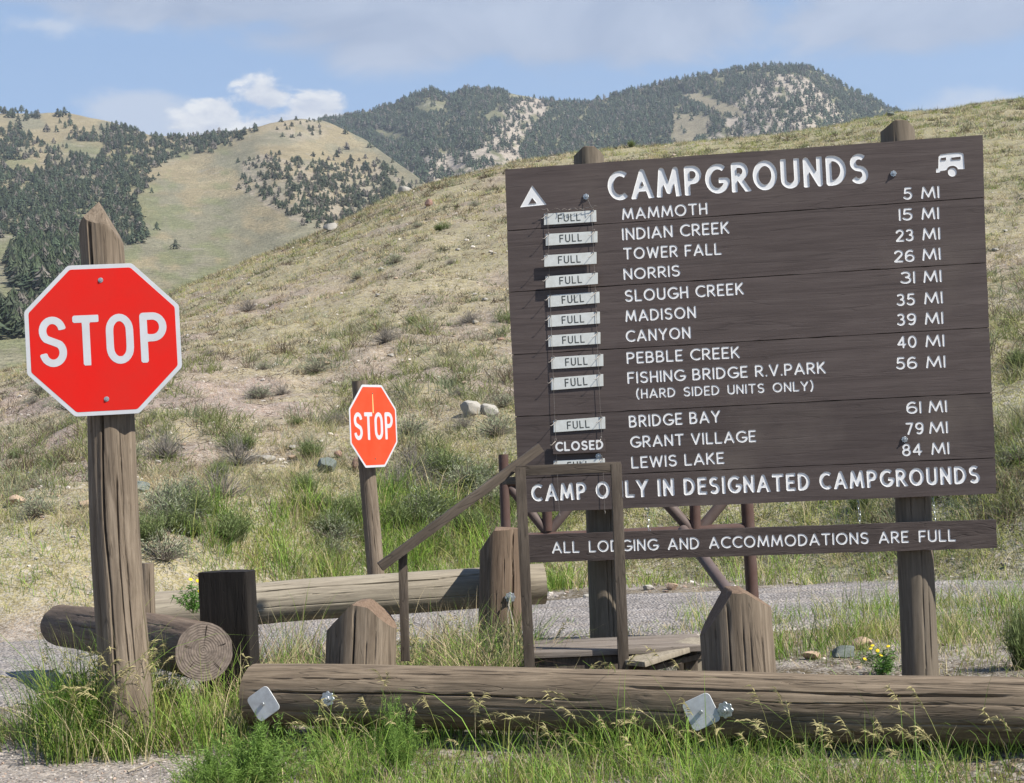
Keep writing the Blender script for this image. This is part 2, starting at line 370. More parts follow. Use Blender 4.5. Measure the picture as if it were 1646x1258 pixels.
GRAVEL = np.array((0.27, 0.235, 0.205)); SOIL = np.array((0.29, 0.222, 0.178)); STRAW = np.array((0.305, 0.255, 0.155)); OLIVE = np.array((0.19, 0.195, 0.075)); DUFF = np.array((0.10, 0.08, 0.05))
def greenness(x, y):
    """0 dry soil .. 1 green, on the hill; greener near its foot and at the crest line"""
    d = np.hypot(x, y); az = np.arctan2(x, y)
    g = 0.25 + 0.9 * (fbm(x * 0.22, y * 0.16, 2.0) - 0.42)
    g += 0.55 * np.exp(-((d - base_line(az) - 2.0) / 3.0) ** 2)
    g += 0.25 * sstep(0.02, 0.14, az) + 0.25 * sstep(60, 100, d)
    g -= 0.6 * np.exp(-((az + 0.24) / 0.09) ** 2) * sstep(45, 24, d)
    return np.clip(g, 0, 1)
def build_ground():
    dist = np.concatenate([[1.0, 2.5, 4.0], np.geomspace(5.5, 9.5, 60), np.geomspace(9.55, 19, 90), np.geomspace(19.1, 130, 230), np.geomspace(133, 420, 30)])
    A, D = np.meshgrid(_AZ, dist)
    X, Y = np.sin(A) * D, np.cos(A) * D
    Z = H(X, Y)
    Z = np.where(D > 200, Z - (D - 200) * 0.2, Z); Z = np.maximum(Z, -12)
    na, nd = len(_AZ), len(dist)
    V = np.stack([X, Y, Z], -1).reshape(-1, 3)
    V = np.concatenate([V, [[0, 0, 0]]])
    i, j = np.meshgrid(np.arange(na - 1), np.arange(nd - 1))
    q = np.stack([j * na + i, j * na + i + 1, (j + 1) * na + i + 1, (j + 1) * na + i], -1).reshape(-1, 4)[:, ::-1]
    c = len(V) - 1
    T = np.array([(c, k + 1, k) for k in range(na - 1)])[:, ::-1]
    x, y = V[:, 0], V[:, 1]; d = np.hypot(x, y); az = np.arctan2(x, y)
    hill = sstep(-0.6, 1.0, d - base_line(az))
    gr = greenness(x, y)
    pn = fbm(x * 0.8, y * 0.8, 9.0)
    hc = SOIL + (STRAW - SOIL) * sstep(0.44, 0.70, pn + gr * 0.45)[:, None]
    hc = hc + (OLIVE - hc) * (gr[:, None] * 0.7)
    sh = np.clip(sstep(9.2, 8.4, y) * sstep(-1.15, -1.6, x), 0, 1)
    near = DUFF + (np.array((0.18, 0.145, 0.10)) - DUFF) * sstep(0.4, 0.6, pn)[:, None]
    near = near + (GRAVEL - near) * np.maximum(sh, np.maximum(sstep(2.2, 3.2, x) * 0.4, sstep(0.52, 0.62, fbm(x * 1.1, y * 1.1, 3.0)) * sstep(9.0, 10.0, y)))[:, None]
    colr = near + (hc - near) * hill[:, None]
    m, nt, b, tc = new_mat('dry_ground')
    a = nt.nodes.new('ShaderNodeAttribute'); a.attribute_name = 'Col'
    n1 = noise(nt, tc.outputs['Object'], 5, 6, 0.65); n2 = noise(nt, tc.outputs['Object'], 34, 4, 0.6)
    vo = nt.nodes.new('ShaderNodeTexVoronoi'); vo.inputs['Scale'].default_value = 45; nt.links.new(tc.outputs['Object'], vo.inputs['Vector'])
    v2 = nt.nodes.new('ShaderNodeTexVoronoi'); v2.inputs['Scale'].default_value = 9; nt.links.new(tc.outputs['Object'], v2.inputs['Vector'])
    c = mixc(nt, 1.0, a.outputs['Color'], ramp(nt, n1, [(0.30, 0.55), (0.52, 1.0), (0.72, 1.25)]), 'MULTIPLY')
    c = mixc(nt, 0.9, c, ramp(nt, n2, [(0.35, 0.55), (0.55, 1.05), (0.75, 1.3)]), 'MULTIPLY')
    st = nt.nodes.new('ShaderNodeSeparateColor'); nt.links.new(vo.outputs['Color'], st.inputs[0])
    c = mixc(nt, mathn(nt, 'MULTIPLY', ramp(nt, st.outputs[0], [(0.55, 0.0), (0.62, 1.0)]), 0.45), c, (0.36, 0.33, 0.30))
    s2 = nt.nodes.new('ShaderNodeSeparateColor'); nt.links.new(v2.outputs['Color'], s2.inputs[0])
    stone = mathn(nt, 'MULTIPLY', ramp(nt, s2.outputs[0], [(0.80, 0.0), (0.82, 1.0)]), ramp(nt, v2.outputs['Distance'], [(0.30, 1.0), (0.36, 0.0)]))
    c = mixc(nt, mathn(nt, 'MULTIPLY', stone, 0.6), c, (0.42, 0.37, 0.32))
    nt.links.new(c, b.inputs['Base Color']); b.inputs['Roughness'].default_value = 0.95; b.inputs['Specular IOR Level'].default_value = 0.15
    h = mathn(nt, 'ADD', mathn(nt, 'MULTIPLY', n2, 0.6), mathn(nt, 'ADD', mathn(nt, 'MULTIPLY', vo.outputs['Distance'], -0.4), n1))
    bump(nt, b, h, 0.9, 0.03)
    link('ground', mesh_from('ground', V, T, m, True, colr, quads=q), kind='structure')
    # gravel road across the middle
    xs = np.arange(-9, 14, 0.12); ts = np.linspace(0, 1, 40)
    n_, f_ = road_edges(xs)
    n_ = n_ + (fbm(xs * 1.2, 0 * xs, 1.0) - 0.5) * 0.7; f_ = f_ + (fbm(xs * 1.2, 0 * xs + 5, 2.0) - 0.5) * 0.7
    f_ = np.minimum(f_, np.sqrt(np.maximum(base_line(np.arctan2(xs, 16.5)) ** 2 - xs ** 2, 1)) - 0.15)
    XX = np.repeat(xs[:, None], len(ts), 1); YY = n_[:, None] + (f_ - n_)[:, None] * ts[None]
    ZZ = 0.030 + 0.0 * XX + 0.012 * (fbm(XX * 2, YY * 2, 3.0) - 0.5)
    ZZ[:, 0] = -0.02; ZZ[:, -1] = -0.02
    i, j = np.meshgrid(np.arange(len(xs) - 1), np.arange(len(ts) - 1), indexing='ij'); nt_ = len(ts)
    q = np.stack([i * nt_ + j, (i + 1) * nt_ + j, (i + 1) * nt_ + j + 1, i * nt_ + j + 1], -1).reshape(-1, 4)
    m, nt, b, tc = new_mat('road_gravel')
    vo = nt.nodes.new('ShaderNodeTexVoronoi'); vo.inputs['Scale'].default_value = 38; nt.links.new(tc.outputs['Object'], vo.inputs['Vector'])
    sp = nt.nodes.new('ShaderNodeSeparateColor'); nt.links.new(vo.outputs['Color'], sp.inputs[0])
    c = ramp(nt, sp.outputs[0], [(0.0, (0.16, 0.15, 0.148)), (0.45, (0.285, 0.265, 0.255)), (0.8, (0.38, 0.35, 0.335)), (1.0, (0.54, 0.50, 0.47))])
    c = mixc(nt, 1.0, c, ramp(nt, noise(nt, tc.outputs['Object'], 1.6, 5, 0.6), [(0.3, 0.75), (0.7, 1.15)]), 'MULTIPLY')
    rn = noise(nt, mapping(nt, tc.outputs['Object'], (0.25, 1.6, 1)), 1.2, 6, 0.65)
    c = mixc(nt, ramp(nt, rn, [(0.46, 0.0), (0.62, 0.5)]), c, (0.36, 0.31, 0.265))
    c = mixc(nt, ramp(nt, noise(nt, mapping(nt, tc.outputs['Object'], (0.12, 1.1, 1), (0, 3, 0)), 1.0, 3, 0.5), [(0.50, 0.0), (0.58, 0.35)]), c, (0.20, 0.18, 0.165))
    c = mixc(nt, ramp(nt, noise(nt, tc.outputs['Object'], 14, 6, 0.75), [(0.50, 0.0), (0.62, 0.6)]), c, (0.17, 0.145, 0.125))
    nt.links.new(c, b.inputs['Base Color']); b.inputs['Roughness'].default_value = 0.95; b.inputs['Specular IOR Level'].default_value = 0.15
    bump(nt, b, mathn(nt, 'MULTIPLY', vo.outputs['Distance'], -1.0), 1.0, 0.03)
    link('gravel_road', mesh_from('gravel_road', np.stack([XX, YY, ZZ], -1), None, m, True, quads=q), kind='structure')
build_ground()

# ------------------------------------------------------------------ far hills
def layer(name, top, ybot, Dfun, mat, back, relief, colfun, step=7, rows=110, x0=-1400, x1=3100):
    xs = np.arange(x0, x1, step); tp = np.interp(xs, [q[0] for q in top], [q[1] for q in top])
    tp = tp + (fbm(xs / 23.0, xs * 0, 3.0) - 0.5) * 4
    k = np.linspace(0, 1, rows) ** 1.15
    PX = np.repeat(xs[None].astype(float), rows, 0); PY = tp[None] + (ybot - tp)[None] * k[:, None]
    D = Dfun(PX, PY, tp[None])
    D = D * (1 + relief * (fbm(PX / 60, PY / 38, 5.0, 5) - 0.5) * sstep(0, 0.12, k)[:, None])
    d = FA[None, None] + ((PX - 823) / F)[..., None] * RA - ((PY - 629) / F)[..., None] * UA
    s = D / d[..., 1]
    V = np.array([0, 0, EYE]) + d * s[..., None]
    bk = []
    for b_, dz in back:
        v = V[0].copy(); v[:, 1] += b_; v[:, 0] *= (v[:, 1]) / V[0][:, 1]; v[:, 2] -= dz; bk.append(v)
    V = np.concatenate([np.array(bk)[::-1], V], 0)
    PYb = np.concatenate([np.repeat(PY[:1], len(bk), 0), PY], 0); PXb = np.concatenate([np.repeat(PX[:1], len(bk), 0), PX], 0)
    R, C = V.shape[:2]
    i, j = np.meshgrid(np.arange(R - 1), np.arange(C - 1), indexing='ij')
    q = np.stack([i * C + j, (i + 1) * C + j, (i + 1) * C + j + 1, i * C + j + 1], -1).reshape(-1, 4)
    V = V.reshape(-1, 3)
    link(name, mesh_from(name, V, None, mat, True, colfun(PXb.ravel(), PYb.ravel()), quads=q), kind='structure')
    return lambda px, py: _sample(xs, tp, ybot, Dfun, relief, px, py)
def _sample(xs, tp, ybot, Dfun, relief, px, py):
    t = np.interp(px, xs, tp); kk = np.clip((py - t) / (ybot - t), 0, 1); k = kk
    D = Dfun(px, py, t) * (1 + relief * (fbm(px / 60, py / 38, 5.0, 5) - 0.5) * sstep(0, 0.12, k))
    d = FA[None] + ((px - 823) / F)[:, None] * RA - ((py - 629) / F)[:, None] * UA
    return np.array([0, 0, EYE]) + d * (D / d[:, 1])[:, None], D, py - t
def hill_mat(name, stonesc, rockc):
    m, nt, b, tc = new_mat(name)
    a = nt.nodes.new('ShaderNodeAttribute'); a.attribute_name = 'Col'
    n1 = noise(nt, tc.outputs['Object'], 0.02, 6, 0.65); n2 = noise(nt, tc.outputs['Object'], 0.16, 5, 0.7)
    c = mixc(nt, 1.0, a.outputs['Color'], ramp(nt, n1, [(0.3, 0.78), (0.7, 1.2)]), 'MULTIPLY')
    c = mixc(nt, 0.8, c, ramp(nt, n2, [(0.35, 0.72), (0.5, 1.0), (0.68, 1.15)]), 'MULTIPLY')
    c = mixc(nt, ramp(nt, noise(nt, tc.outputs['Object'], stonesc, 4, 0.7), [(0.60, 0.0), (0.66, 0.55)]), c, rockc)
    n3 = noise(nt, mapping(nt, tc.outputs['Object'], (1, 1, 1.6)), 0.33, 3, 0.75)
    brush = mathn(nt, 'MULTIPLY', ramp(nt, n3, [(0.54, 0.0), (0.62, 0.75)]), ramp(nt, n1, [(0.42, 0.15), (0.58, 1.0)]))
    c = mixc(nt, brush, c, (0.075, 0.085, 0.055))
    nt.links.new(c, b.inputs['Base Color']); b.inputs['Roughness'].default_value = 1.0; b.inputs['Specular IOR Level'].default_value = 0.0
    bump(nt, b, mathn(nt, 'ADD', n2, n3), 0.8, 2.5)
    return m
def inpoly(px, py, poly):
    r = np.zeros(len(px), bool); n = len(poly)
    for i in range(n):
        x1, y1 = poly[i]; x2, y2 = poly[(i + 1) % n]
        c = ((y1 > py) != (y2 > py)) & (px < (x2 - x1) * (py - y1) / (y2 - y1 + 1e-9) + x1)
        r ^= c
    return r
top2 = [(-1400, 60), (-600, 120), (-200, 165), (0, 181), (60, 182), (100, 180), (180, 196), (240, 216), (300, 220), (380, 209), (410, 204), (450, 195), (480, 191), (520, 193), (550, 206), (590, 226), (620, 248), (660, 276), (700, 305), (900, 380), (3100, 420)]
top3 = [(-1400, 420), (350, 260), (400, 225), (500, 199), (560, 188), (620, 171), (690, 143), (718, 155), (750, 142), (800, 145), (870, 160), (950, 166), (1010, 146), (1100, 126), (1180, 112), (1250, 104), (1300, 107), (1330, 121), (1370, 146), (1400, 158), (1440, 178), (1500, 215), (1700, 300), (3100, 330)]
def D2(px, py, t):
    D = np.interp(py, [181, 205, 300, 430, 540, 625], [2350, 2150, 1550, 880, 560, 400])
    D = D - 170 * np.exp(-((px - 430 - 0.35 * (py - 190)) / 95) ** 2) * sstep(620, 330, py)
    return np.maximum(D - np.clip((px - 600) * 0.5, 0, 150), 330)
def D3(px, py, t):
    return 3300 - 9.0 * (py - t) * np.interp(py - t, [0, 60, 200], [0.6, 0.9, 0.8]) + 140 * np.sin(px / 75.0) * sstep(0, 60, py - t) * 0.8
def col2(px, py):
    n = fbm(px / 45, py / 20, 3.0, 5)[:, None]
    tan = np.array((0.28, 0.235, 0.15)); gry = np.array((0.215, 0.20, 0.14)); grn = np.array((0.165, 0.18, 0.09))
    c = tan + (gry - tan) * sstep(0.42, 0.62, n + 0.22 * sstep(300, 420, py)[:, None])
    gl = sstep(0.45, 0.6, fbm(px / 30, py / 12, 8.0))[:, None] * sstep(380, 360, px)[:, None] * sstep(215, 250, py)[:, None]
    c = c + (grn - c) * 0.6 * gl
    rk = np.exp(-(((px - 480) / 42) ** 2 + ((py - 208) / 17) ** 2))[:, None] + inpoly(px, py, F2)[:, None] * 0.75
    c = c + (np.array((0.33, 0.28, 0.22)) - c) * np.clip(rk, 0, 1) * sstep(0.35, 0.6, fbm(px / 9, py / 6, 1.0))[:, None]
    return c
F1 = [(-900, 180), (-200, 215), (0, 210), (55, 222), (100, 250), (120, 240), (108, 212), (140, 215), (165, 224), (180, 205), (195, 190), (240, 195), (400, 190), (425, 200), (345, 237), (300, 248), (262, 262), (240, 270), (243, 295), (225, 318), (198, 318), (225, 345), (240, 372), (205, 398), (190, 385), (130, 385), (100, 380), (60, 392), (20, 382), (-300, 372), (-900, 360)]
F1H = [[(105, 225), (168, 230), (172, 240), (150, 262), (140, 252), (112, 248)], [(5, 262), (72, 252), (76, 268), (20, 276)], [(100, 282), (160, 285), (150, 290), (110, 290)]]
FT = [(14, 420), (40, 402), (90, 392), (125, 402), (160, 430), (120, 450), (85, 478), (60, 470), (30, 462)]
FT2 = [(-500, 470), (-50, 495), (15, 510), (38, 488), (60, 500), (75, 548), (30, 546), (-60, 545), (-500, 540)]
F2 = [(385, 262), (415, 248), (440, 252), (480, 262), (520, 262), (560, 268), (600, 262), (640, 285), (720, 320), (640, 345), (560, 372), (500, 366), (450, 345), (400, 310), (375, 300), (395, 285)]
G3 = [[(668, 172), (690, 162), (718, 164), (720, 176), (700, 182), (672, 180)], [(1082, 148), (1120, 150), (1190, 175), (1200, 188), (1160, 182), (1100, 160)], [(1082, 182), (1140, 186), (1150, 205), (1095, 245), (1078, 240)], [(590, 206), (650, 212), (665, 228), (620, 228)], [(775, 186), (800, 175), (808, 184), (785, 196)], [(815, 145), (860, 150), (850, 162), (820, 160)]]
ROCK3 = [[(760, 255), (790, 200), (815, 170), (870, 150), (880, 180), (840, 225), (830, 270)], [(1180, 165), (1240, 118), (1290, 120), (1340, 160), (1360, 200), (1300, 222), (1250, 250), (1080, 255), (1160, 210)], [(640, 300), (680, 250), (760, 240), (840, 250), (840, 300)]]
def col3(px, py):
    gr = np.array((0.17, 0.165, 0.10)); rk = np.array((0.37, 0.32, 0.265))
    c = np.tile(gr, (len(px), 1))
    for q in ROCK3:
        c = np.where((inpoly(px, py, q) & (fbm(px / 14, py / 9, 1.0) > 0.36))[:, None], rk, c)
    for q in G3[1:3]: c = np.where(inpoly(px, py, q)[:, None], np.array((0.26, 0.225, 0.155)), c)
    return c
S2 = layer('hills', top2, 660, D2, hill_mat('grassy_hill', 0.045, (0.30, 0.27, 0.22)), [(150, 20), (700, 260), (1500, 500)], 0.035, col2)
S3 = layer('mountain', top3, 430, D3, hill_mat('rocky_mountain', 0.03, (0.40, 0.36, 0.31)), [(150, 25), (700, 260), (1500, 600)], 0.04, col3, rows=90)

# ---- conifers
def conifer(seed, tiers=6, spikes=7, lean=0.0, ragged=0.35):
    r = np.random.default_rng(seed); V, T = [], []
    def tri(a, b, c): n = len(V); V.extend([a, b, c]); T.append((n, n + 1, n + 2))
    for k in range(tiers):
        z = 0.10 + 0.80 * k / tiers; rad = (0.29 * (1 - (k / tiers)) ** 0.75 + 0.03) * (0.8 + 0.4 * r.random())
        top = z + 0.30 * (1 - 0.4 * k / tiers)
        for s in range(spikes):
            a = 2 * math.pi * (s + r.random() * 0.7) / spikes; rr = rad * (1 - ragged + 2 * ragged * r.random()); w = 0.42 * 2 * math.pi / spikes * 1.6
            zz = z - 0.05 * r.random() + 0.04 * r.random()
            p0 = (0.02 * math.cos(a), 0.02 * math.sin(a), min(top, 1.0))
            p1 = (rr * math.cos(a - w / 2), rr * math.sin(a - w / 2), zz); p2 = (rr * 0.9 * math.cos(a + w / 2), rr * 0.9 * math.sin(a + w / 2), zz + 0.03)
            tri(p0, p1, p2)
    for s in range(3):
        a = 2.1 * s; tri((0, 0, 1.02), (0.03 * math.cos(a), 0.03 * math.sin(a), 0.85), (0.03 * math.cos(a + 2.1), 0.03 * math.sin(a + 2.1), 0.85))
    return np.array(V), np.array(T)
_cv = [conifer(s) for s in range(6)]
_cv3 = [conifer(s + 20, 4, 5) for s in range(6)]
def place_trees():
    pts = []
    def cand(n, x0, x1, y0, y1, zone, dens, test, sampler, h0=9, h1=14, ymin=1.0):
        px = rng.uniform(x0, x1, n); py = rng.uniform(y0, y1, n)
        pos, D, below = sampler(px, py)
        ok = (below > ymin) & test(px, py) & (rng.random(n) < dens * (D / 2400.0) ** 1.1)
        px, py, pos, D = px[ok], py[ok], pos[ok], D[ok]
        h = rng.uniform(h0, h1, len(D)) * (0.75 + 0.5 * fbm(px / 20, py / 20, 2.0))
        for a in zip(px, py, pos, D, h): pts.append((*a, zone))
    def jit(px, s_): return px + rng.normal(0, s_, len(px))
    big = lambda px, py: inpoly(jit(px, 7), jit(py, 5), F1) & ~np.any([inpoly(px, py, q) for q in F1H], 0) & (rng.random(len(px)) < np.where(fbm(px / 16, py / 9, 6.0) > 0.44, 1.0, 0.28))
    cand(44000, -900, 430, 180, 400, 0, 0.95, big, S2, 4, 9)
    cand(1400, -300, 90, 165, 186, 0, 0.25, lambda px, py: (px < 36), S2, 9, 12, -2)
    cand(260, 0, 190, 184, 215, 0, 0.30, lambda px, py: fbm(px / 20, py / 10, 4.0) > 0.48, S2, 9, 12)
    cand(1100, 10, 165, 390, 480, 1, 3.0, lambda px, py: inpoly(jit(px, 4), jit(py, 5), FT), S2, 7, 12)
    cand(1500, -500, 80, 470, 550, 1, 2.6, lambda px, py: inpoly(px, py, FT2), S2, 7, 11)
    cand(5600, 375, 720, 245, 380, 2, 1.1, lambda px, py: inpoly(jit(px, 13), jit(py, 8), F2) & (rng.random(len(px)) < np.interp(px, [380, 450, 520, 620], [0.25, 0.42, 0.7, 0.85]) * np.where(fbm(px / 13, py / 8, 16.0) > 0.45, 1.0, 0.25)), S2, 3.2, 7)
    cand(60, 200, 640, 200, 400, 2, 0.35, lambda px, py: fbm(px / 30, py / 30, 9.0) > 0.52, S2, 5, 9)
    cand(90, 340, 660, 190, 262, 2, 1.0, lambda px, py: ((px > 540) | (px < 352)), S2, 8, 12)
    cand(70, 440, 520, 192, 225, 2, 0.6, lambda px, py: (np.abs(px - 480) < 36), S2, 4, 7)
    def m3(px, py):
        ok = rng.random(len(px)) < np.where(fbm(px / 12, py / 7, 6.0) > 0.42, 1.0, 0.30)
        for q in G3: ok &= ~(inpoly(px, py, q) & (rng.random(len(px)) < 0.97))
        for q in ROCK3: ok &= ~(inpoly(px, py, q) & (rng.random(len(px)) < 0.72))
        return ok
    cand(40000, 490, 1500, 100, 300, 3, 0.72, m3, S3, 6, 13, -0.5)
    cand(4000, 500, 700, 188, 300, 3, 0.5, m3, S3, 10, 15, -0.5)
    cand(2500, -1300, 490, 180, 420, 3, 0.2, lambda px, py: px < 380, S3, 10, 15)
    return pts
def tree_col(n, zone, D):
    base = np.array([(0.052, 0.068, 0.040), (0.044, 0.060, 0.032), (0.052, 0.064, 0.038), (0.050, 0.070, 0.042)])[zone]
    c = base * rng.uniform(0.55, 1.5, (n, 1)) + rng.uniform(-0.004, 0.004, (n, 3))
    dead = rng.random(n) < 0.16
    c[dead] = np.array((0.14, 0.125, 0.105)) * rng.uniform(0.8, 1.2, (dead.sum(), 1))
    return c
def build_trees():
    pts = place_trees()
    nearsky = lambda px: np.interp(px, [q[0] for q in _sky], [q[1] for q in _sky])
    px = np.array([p[0] for p in pts]); py = np.array([p[1] for p in pts]); pos = np.array([p[2] for p in pts]); D = np.array([p[3] for p in pts]); h = np.array([p[4] for p in pts]); zn = np.array([p[5] for p in pts])
    pix = h * F / D
    blocked = (py > nearsky(px) + 3) | ((px > 45) & (px < 290) & (py > 425) & (py < 665)) | (px < 4) | (px > 1640)
    order = np.argsort(-np.where(blocked, 0, pix))
    single = order[:300]; rest = order[300:]
    col = np.zeros((len(pts), 3))
    for z in range(4): k = zn == z; col[k] = tree_col(k.sum(), z, None)
    rot = rng.uniform(0, 6.28, len(pts)); wid = rng.uniform(1.0, 1.7, len(pts)); var = rng.integers(0, 6, len(pts))
    names = {0: ('conifer_forest_left', 'conifer'), 3: ('x', 'x')}
    VV, TT, CC = {z: [] for z in (0, 1)}, {z: [] for z in (0, 1)}, {z: [] for z in (0, 1)}
    off = {0: 0, 1: 0}
    for v in range(6):
        for g in (0, 1):
            V0, T0 = (_cv3 if g else _cv)[v]; nv = len(V0)
            idx = rest[(var[rest] == v) & ((zn[rest] == 3) == bool(g))]
            if not len(idx): continue
            c, s = np.cos(rot[idx])[:, None], np.sin(rot[idx])[:, None]; hh = h[idx][:, None]; ww = hh * wid[idx][:, None]
            X = (V0[:, 0] * c - V0[:, 1] * s) * ww + pos[idx, 0:1]; Y = (V0[:, 0] * s + V0[:, 1] * c) * ww + pos[idx, 1:2]; Z = V0[:, 2] * hh + pos[idx, 2:3] - 0.3
            VV[g].append(np.stack([X, Y, Z], -1).reshape(-1, 3)); TT[g].append((T0[None] + (np.arange(len(idx)) * nv)[:, None, None] + off[g]).reshape(-1, 3)); off[g] += len(idx) * nv
            sh = rng.uniform(0.8, 1.2, (len(idx), nv, 1)); CC[g].append((col[idx][:, None] * sh).reshape(-1, 3))
    link('conifer_forest', mesh_from('conifer_forest', np.concatenate(VV[0]), np.concatenate(TT[0]), NEEDLE, False, np.concatenate(CC[0])), label='dark conifer forest covering the left slope and the flank of the grassy spur', cat='forest', kind='stuff')
    link('mountain_forest', mesh_from('mountain_forest', np.concatenate(VV[1]), np.concatenate(TT[1]), NEEDLE, False, np.concatenate(CC[1])), label='dense conifer forest covering the far mountain with the high summit', cat='forest', kind='stuff')
    lab = {1: ('dark conifer in the low clump at the foot of the left slope', 'conifers in the low clump at the foot of the left slope'),
           0: ('dark conifer in the dense forest on the left slope', 'conifers in the forest on the left slope'),
           2: ('dark conifer scattered on the flank of the grassy spur', 'conifers on the flank of the grassy spur'),
           3: ('dark conifer on the wooded far mountain', 'conifers on the far mountain')}
    meshes = {}
    for kcol in range(4):
        for v in range(6):
            V0, T0 = conifer(50 + v, 8, 8, ragged=0.4)
            c = tree_col(1, [0, 1, 2, 1][kcol], None) * rng.uniform(0.8, 1.2, (len(V0), 1))
            meshes[(kcol, v)] = mesh_from('crown', V0, T0, NEEDLE, False, c)
    b = MB(); b.tube([(0, 0, 0), (0, 0, 0.3), (0, 0, 0.85)], [0.022, 0.016, 0.005], 6)
    trunk = b.mesh('trunk', W_GREY)
    for n, i in enumerate(single):
        z = int(zn[i]); l, g = lab[z]
        root = bpy.data.objects.new('conifer_tree', None); COL.objects.link(root)
        root['label'] = l; root['category'] = 'tree'; root['group'] = g
        root.location = pos[i] - np.array([0, 0, 0.3]); root.rotation_euler = (0, 0, rot[i]); root.scale = (h[i] * wid[i], h[i] * wid[i], h[i])
        link('crown', meshes[(int(rng.integers(0, 4)), int(var[i]))], root); link('trunk', trunk, root)
build_trees()

# ------------------------------------------------------------------ logs and posts
def log_mesh(name, L, r0, r1, mats, seg=140, dz=0.025, cracks=(), rough=0.012, top=None, bottom=None, flats=(), seed=0, knots=(), wav=0.0, topmi=1, botmi=1):
    n = max(6, int(L / dz)); th = np.linspace(0, 2 * math.pi, seg, endpoint=False); t = np.linspace(0, 1, n)
    TH, TT_ = np.meshgrid(th, t); z = TT_ * L
    r = r0 + (r1 - r0) * TT_
    cx, cy = np.cos(TH), np.sin(TH)
    r = r * (1 + rough * 2 * (fbm(cx * 1.6 + seed, cy * 1.6, z * 0.8, 3) - 0.5) * 2)
    r = r + rough * 0.07 * (fbm(cx * 9 + seed, cy * 9, z * 1.3, 3) - 0.5)
    for (t0, z0, z1, w, dp) in cracks:
        cen = t0 + 0.10 * (fbm(z * 2.2 + seed, z * 0 + t0 * 7, 0, 3) - 0.5) * 2
        dd = np.abs((TH - cen + math.pi) % (2 * math.pi) - math.pi) * r0
        w, dp = w * 0.75, dp * 0.95
        env = (0.45 + 0.55 * sstep(0.35, 0.6, fbm(z * 3.1 + t0 * 5, z * 0, seed + 0.5, 3))) * sstep(z0, z0 + 0.12 * (z1 - z0) + 1e-3, z) * sstep(z1, z1 - 0.12 * (z1 - z0) - 1e-3, z)
        r = r - dp * np.clip(1 - dd / w, 0, 1) * env
    for (t0, z0, rad, hgt) in knots:
        dd = np.hypot(((TH - t0 + math.pi) % (2 * math.pi) - math.pi) * r0, (z - z0) * 0.8)
        r = r + hgt * np.exp(-(dd / rad) ** 2) - hgt * 1.5 * np.exp(-(dd / (rad * 0.3)) ** 2)
    for (a, dist) in flats:
        c = np.cos(TH - a); r = np.where(c > 0.05, np.minimum(r, dist / np.maximum(c, 0.05)), r)
    ox = wav * (fbm(z * 0.8 + seed, z * 0, 2.0, 2) - 0.5); oy = wav * (fbm(z * 0.8 + seed, z * 0, 8.0, 2) - 0.5)
    X, Y = r * cx, r * cy
    def zt(x, y):
        v = np.full(np.shape(x), float(L))
        for (a, b, h) in (top or []): v = np.minimum(v, h - a * x - b * y)
        return v + 0.004 * (fbm(x * 60 + seed, y * 60, 1.0, 3) - 0.5)
    Z = TT_ * zt(X, Y)
    V = [np.stack([X + ox, Y + oy, Z], -1).reshape(-1, 3)]; Q = []; T = []; mi = []
    i, j = np.meshgrid(np.arange(n - 1), np.arange(seg), indexing='ij'); j2 = (j + 1) % seg
    q = np.stack([i * seg + j, i * seg + j2, (i + 1) * seg + j2, (i + 1) * seg + j], -1).reshape(-1, 4); Q.append(q); mi.append(np.zeros(len(q), int))
    tot = n * seg
    for end in (1, 0):
        row = (n - 1) if end else 0; prev = row * seg + np.arange(seg)
        K = 12
        for k in range(1, K):
            s = 1 - k / K; xx, yy = X[row] * s, Y[row] * s
            zz = zt(xx, yy) if end else 0.004 * (fbm(xx * 50, yy * 50, seed, 3) - 0.5)
            V.append(np.stack([xx + ox[row], yy + oy[row], zz], -1)); cur = tot + np.arange(seg); tot += seg
            a, b_, c, d = prev, np.roll(prev, -1), np.roll(cur, -1), cur
            q = np.stack([a, b_, c, d], -1) if end else np.stack([d, c, b_, a], -1)
            Q.append(q); mi.append(np.full(seg, topmi if end else botmi)); prev = cur
        zc = float(zt(np.array([0.0]), np.array([0.0]))[0]) if end else 0.0
        V.append(np.array([[ox[row, 0], oy[row, 0], zc]])); c = tot; tot += 1
        tt = np.stack([prev, np.roll(prev, -1), np.full(seg, c)], -1); T.append(tt if end else tt[:, ::-1])
    T = np.concatenate(T); Q = np.concatenate(Q)
    midx = np.concatenate([np.full(seg, topmi), np.full(seg, botmi), np.concatenate(mi)])
    return mesh_from(name, np.concatenate(V), T, None, True, quads=Q, mats=mats, midx=midx, sharp=38)
def orient(o, p0, p1, spin=0.0):
    d = (Vector(p1) - Vector(p0)); q = d.to_track_quat('Z', 'Y')
    o.rotation_mode = 'QUATERNION'; o.rotation_quaternion = q @ Matrix.Rotation(spin, 4, 'Z').to_quaternion(); o.location = p0
    return d.length

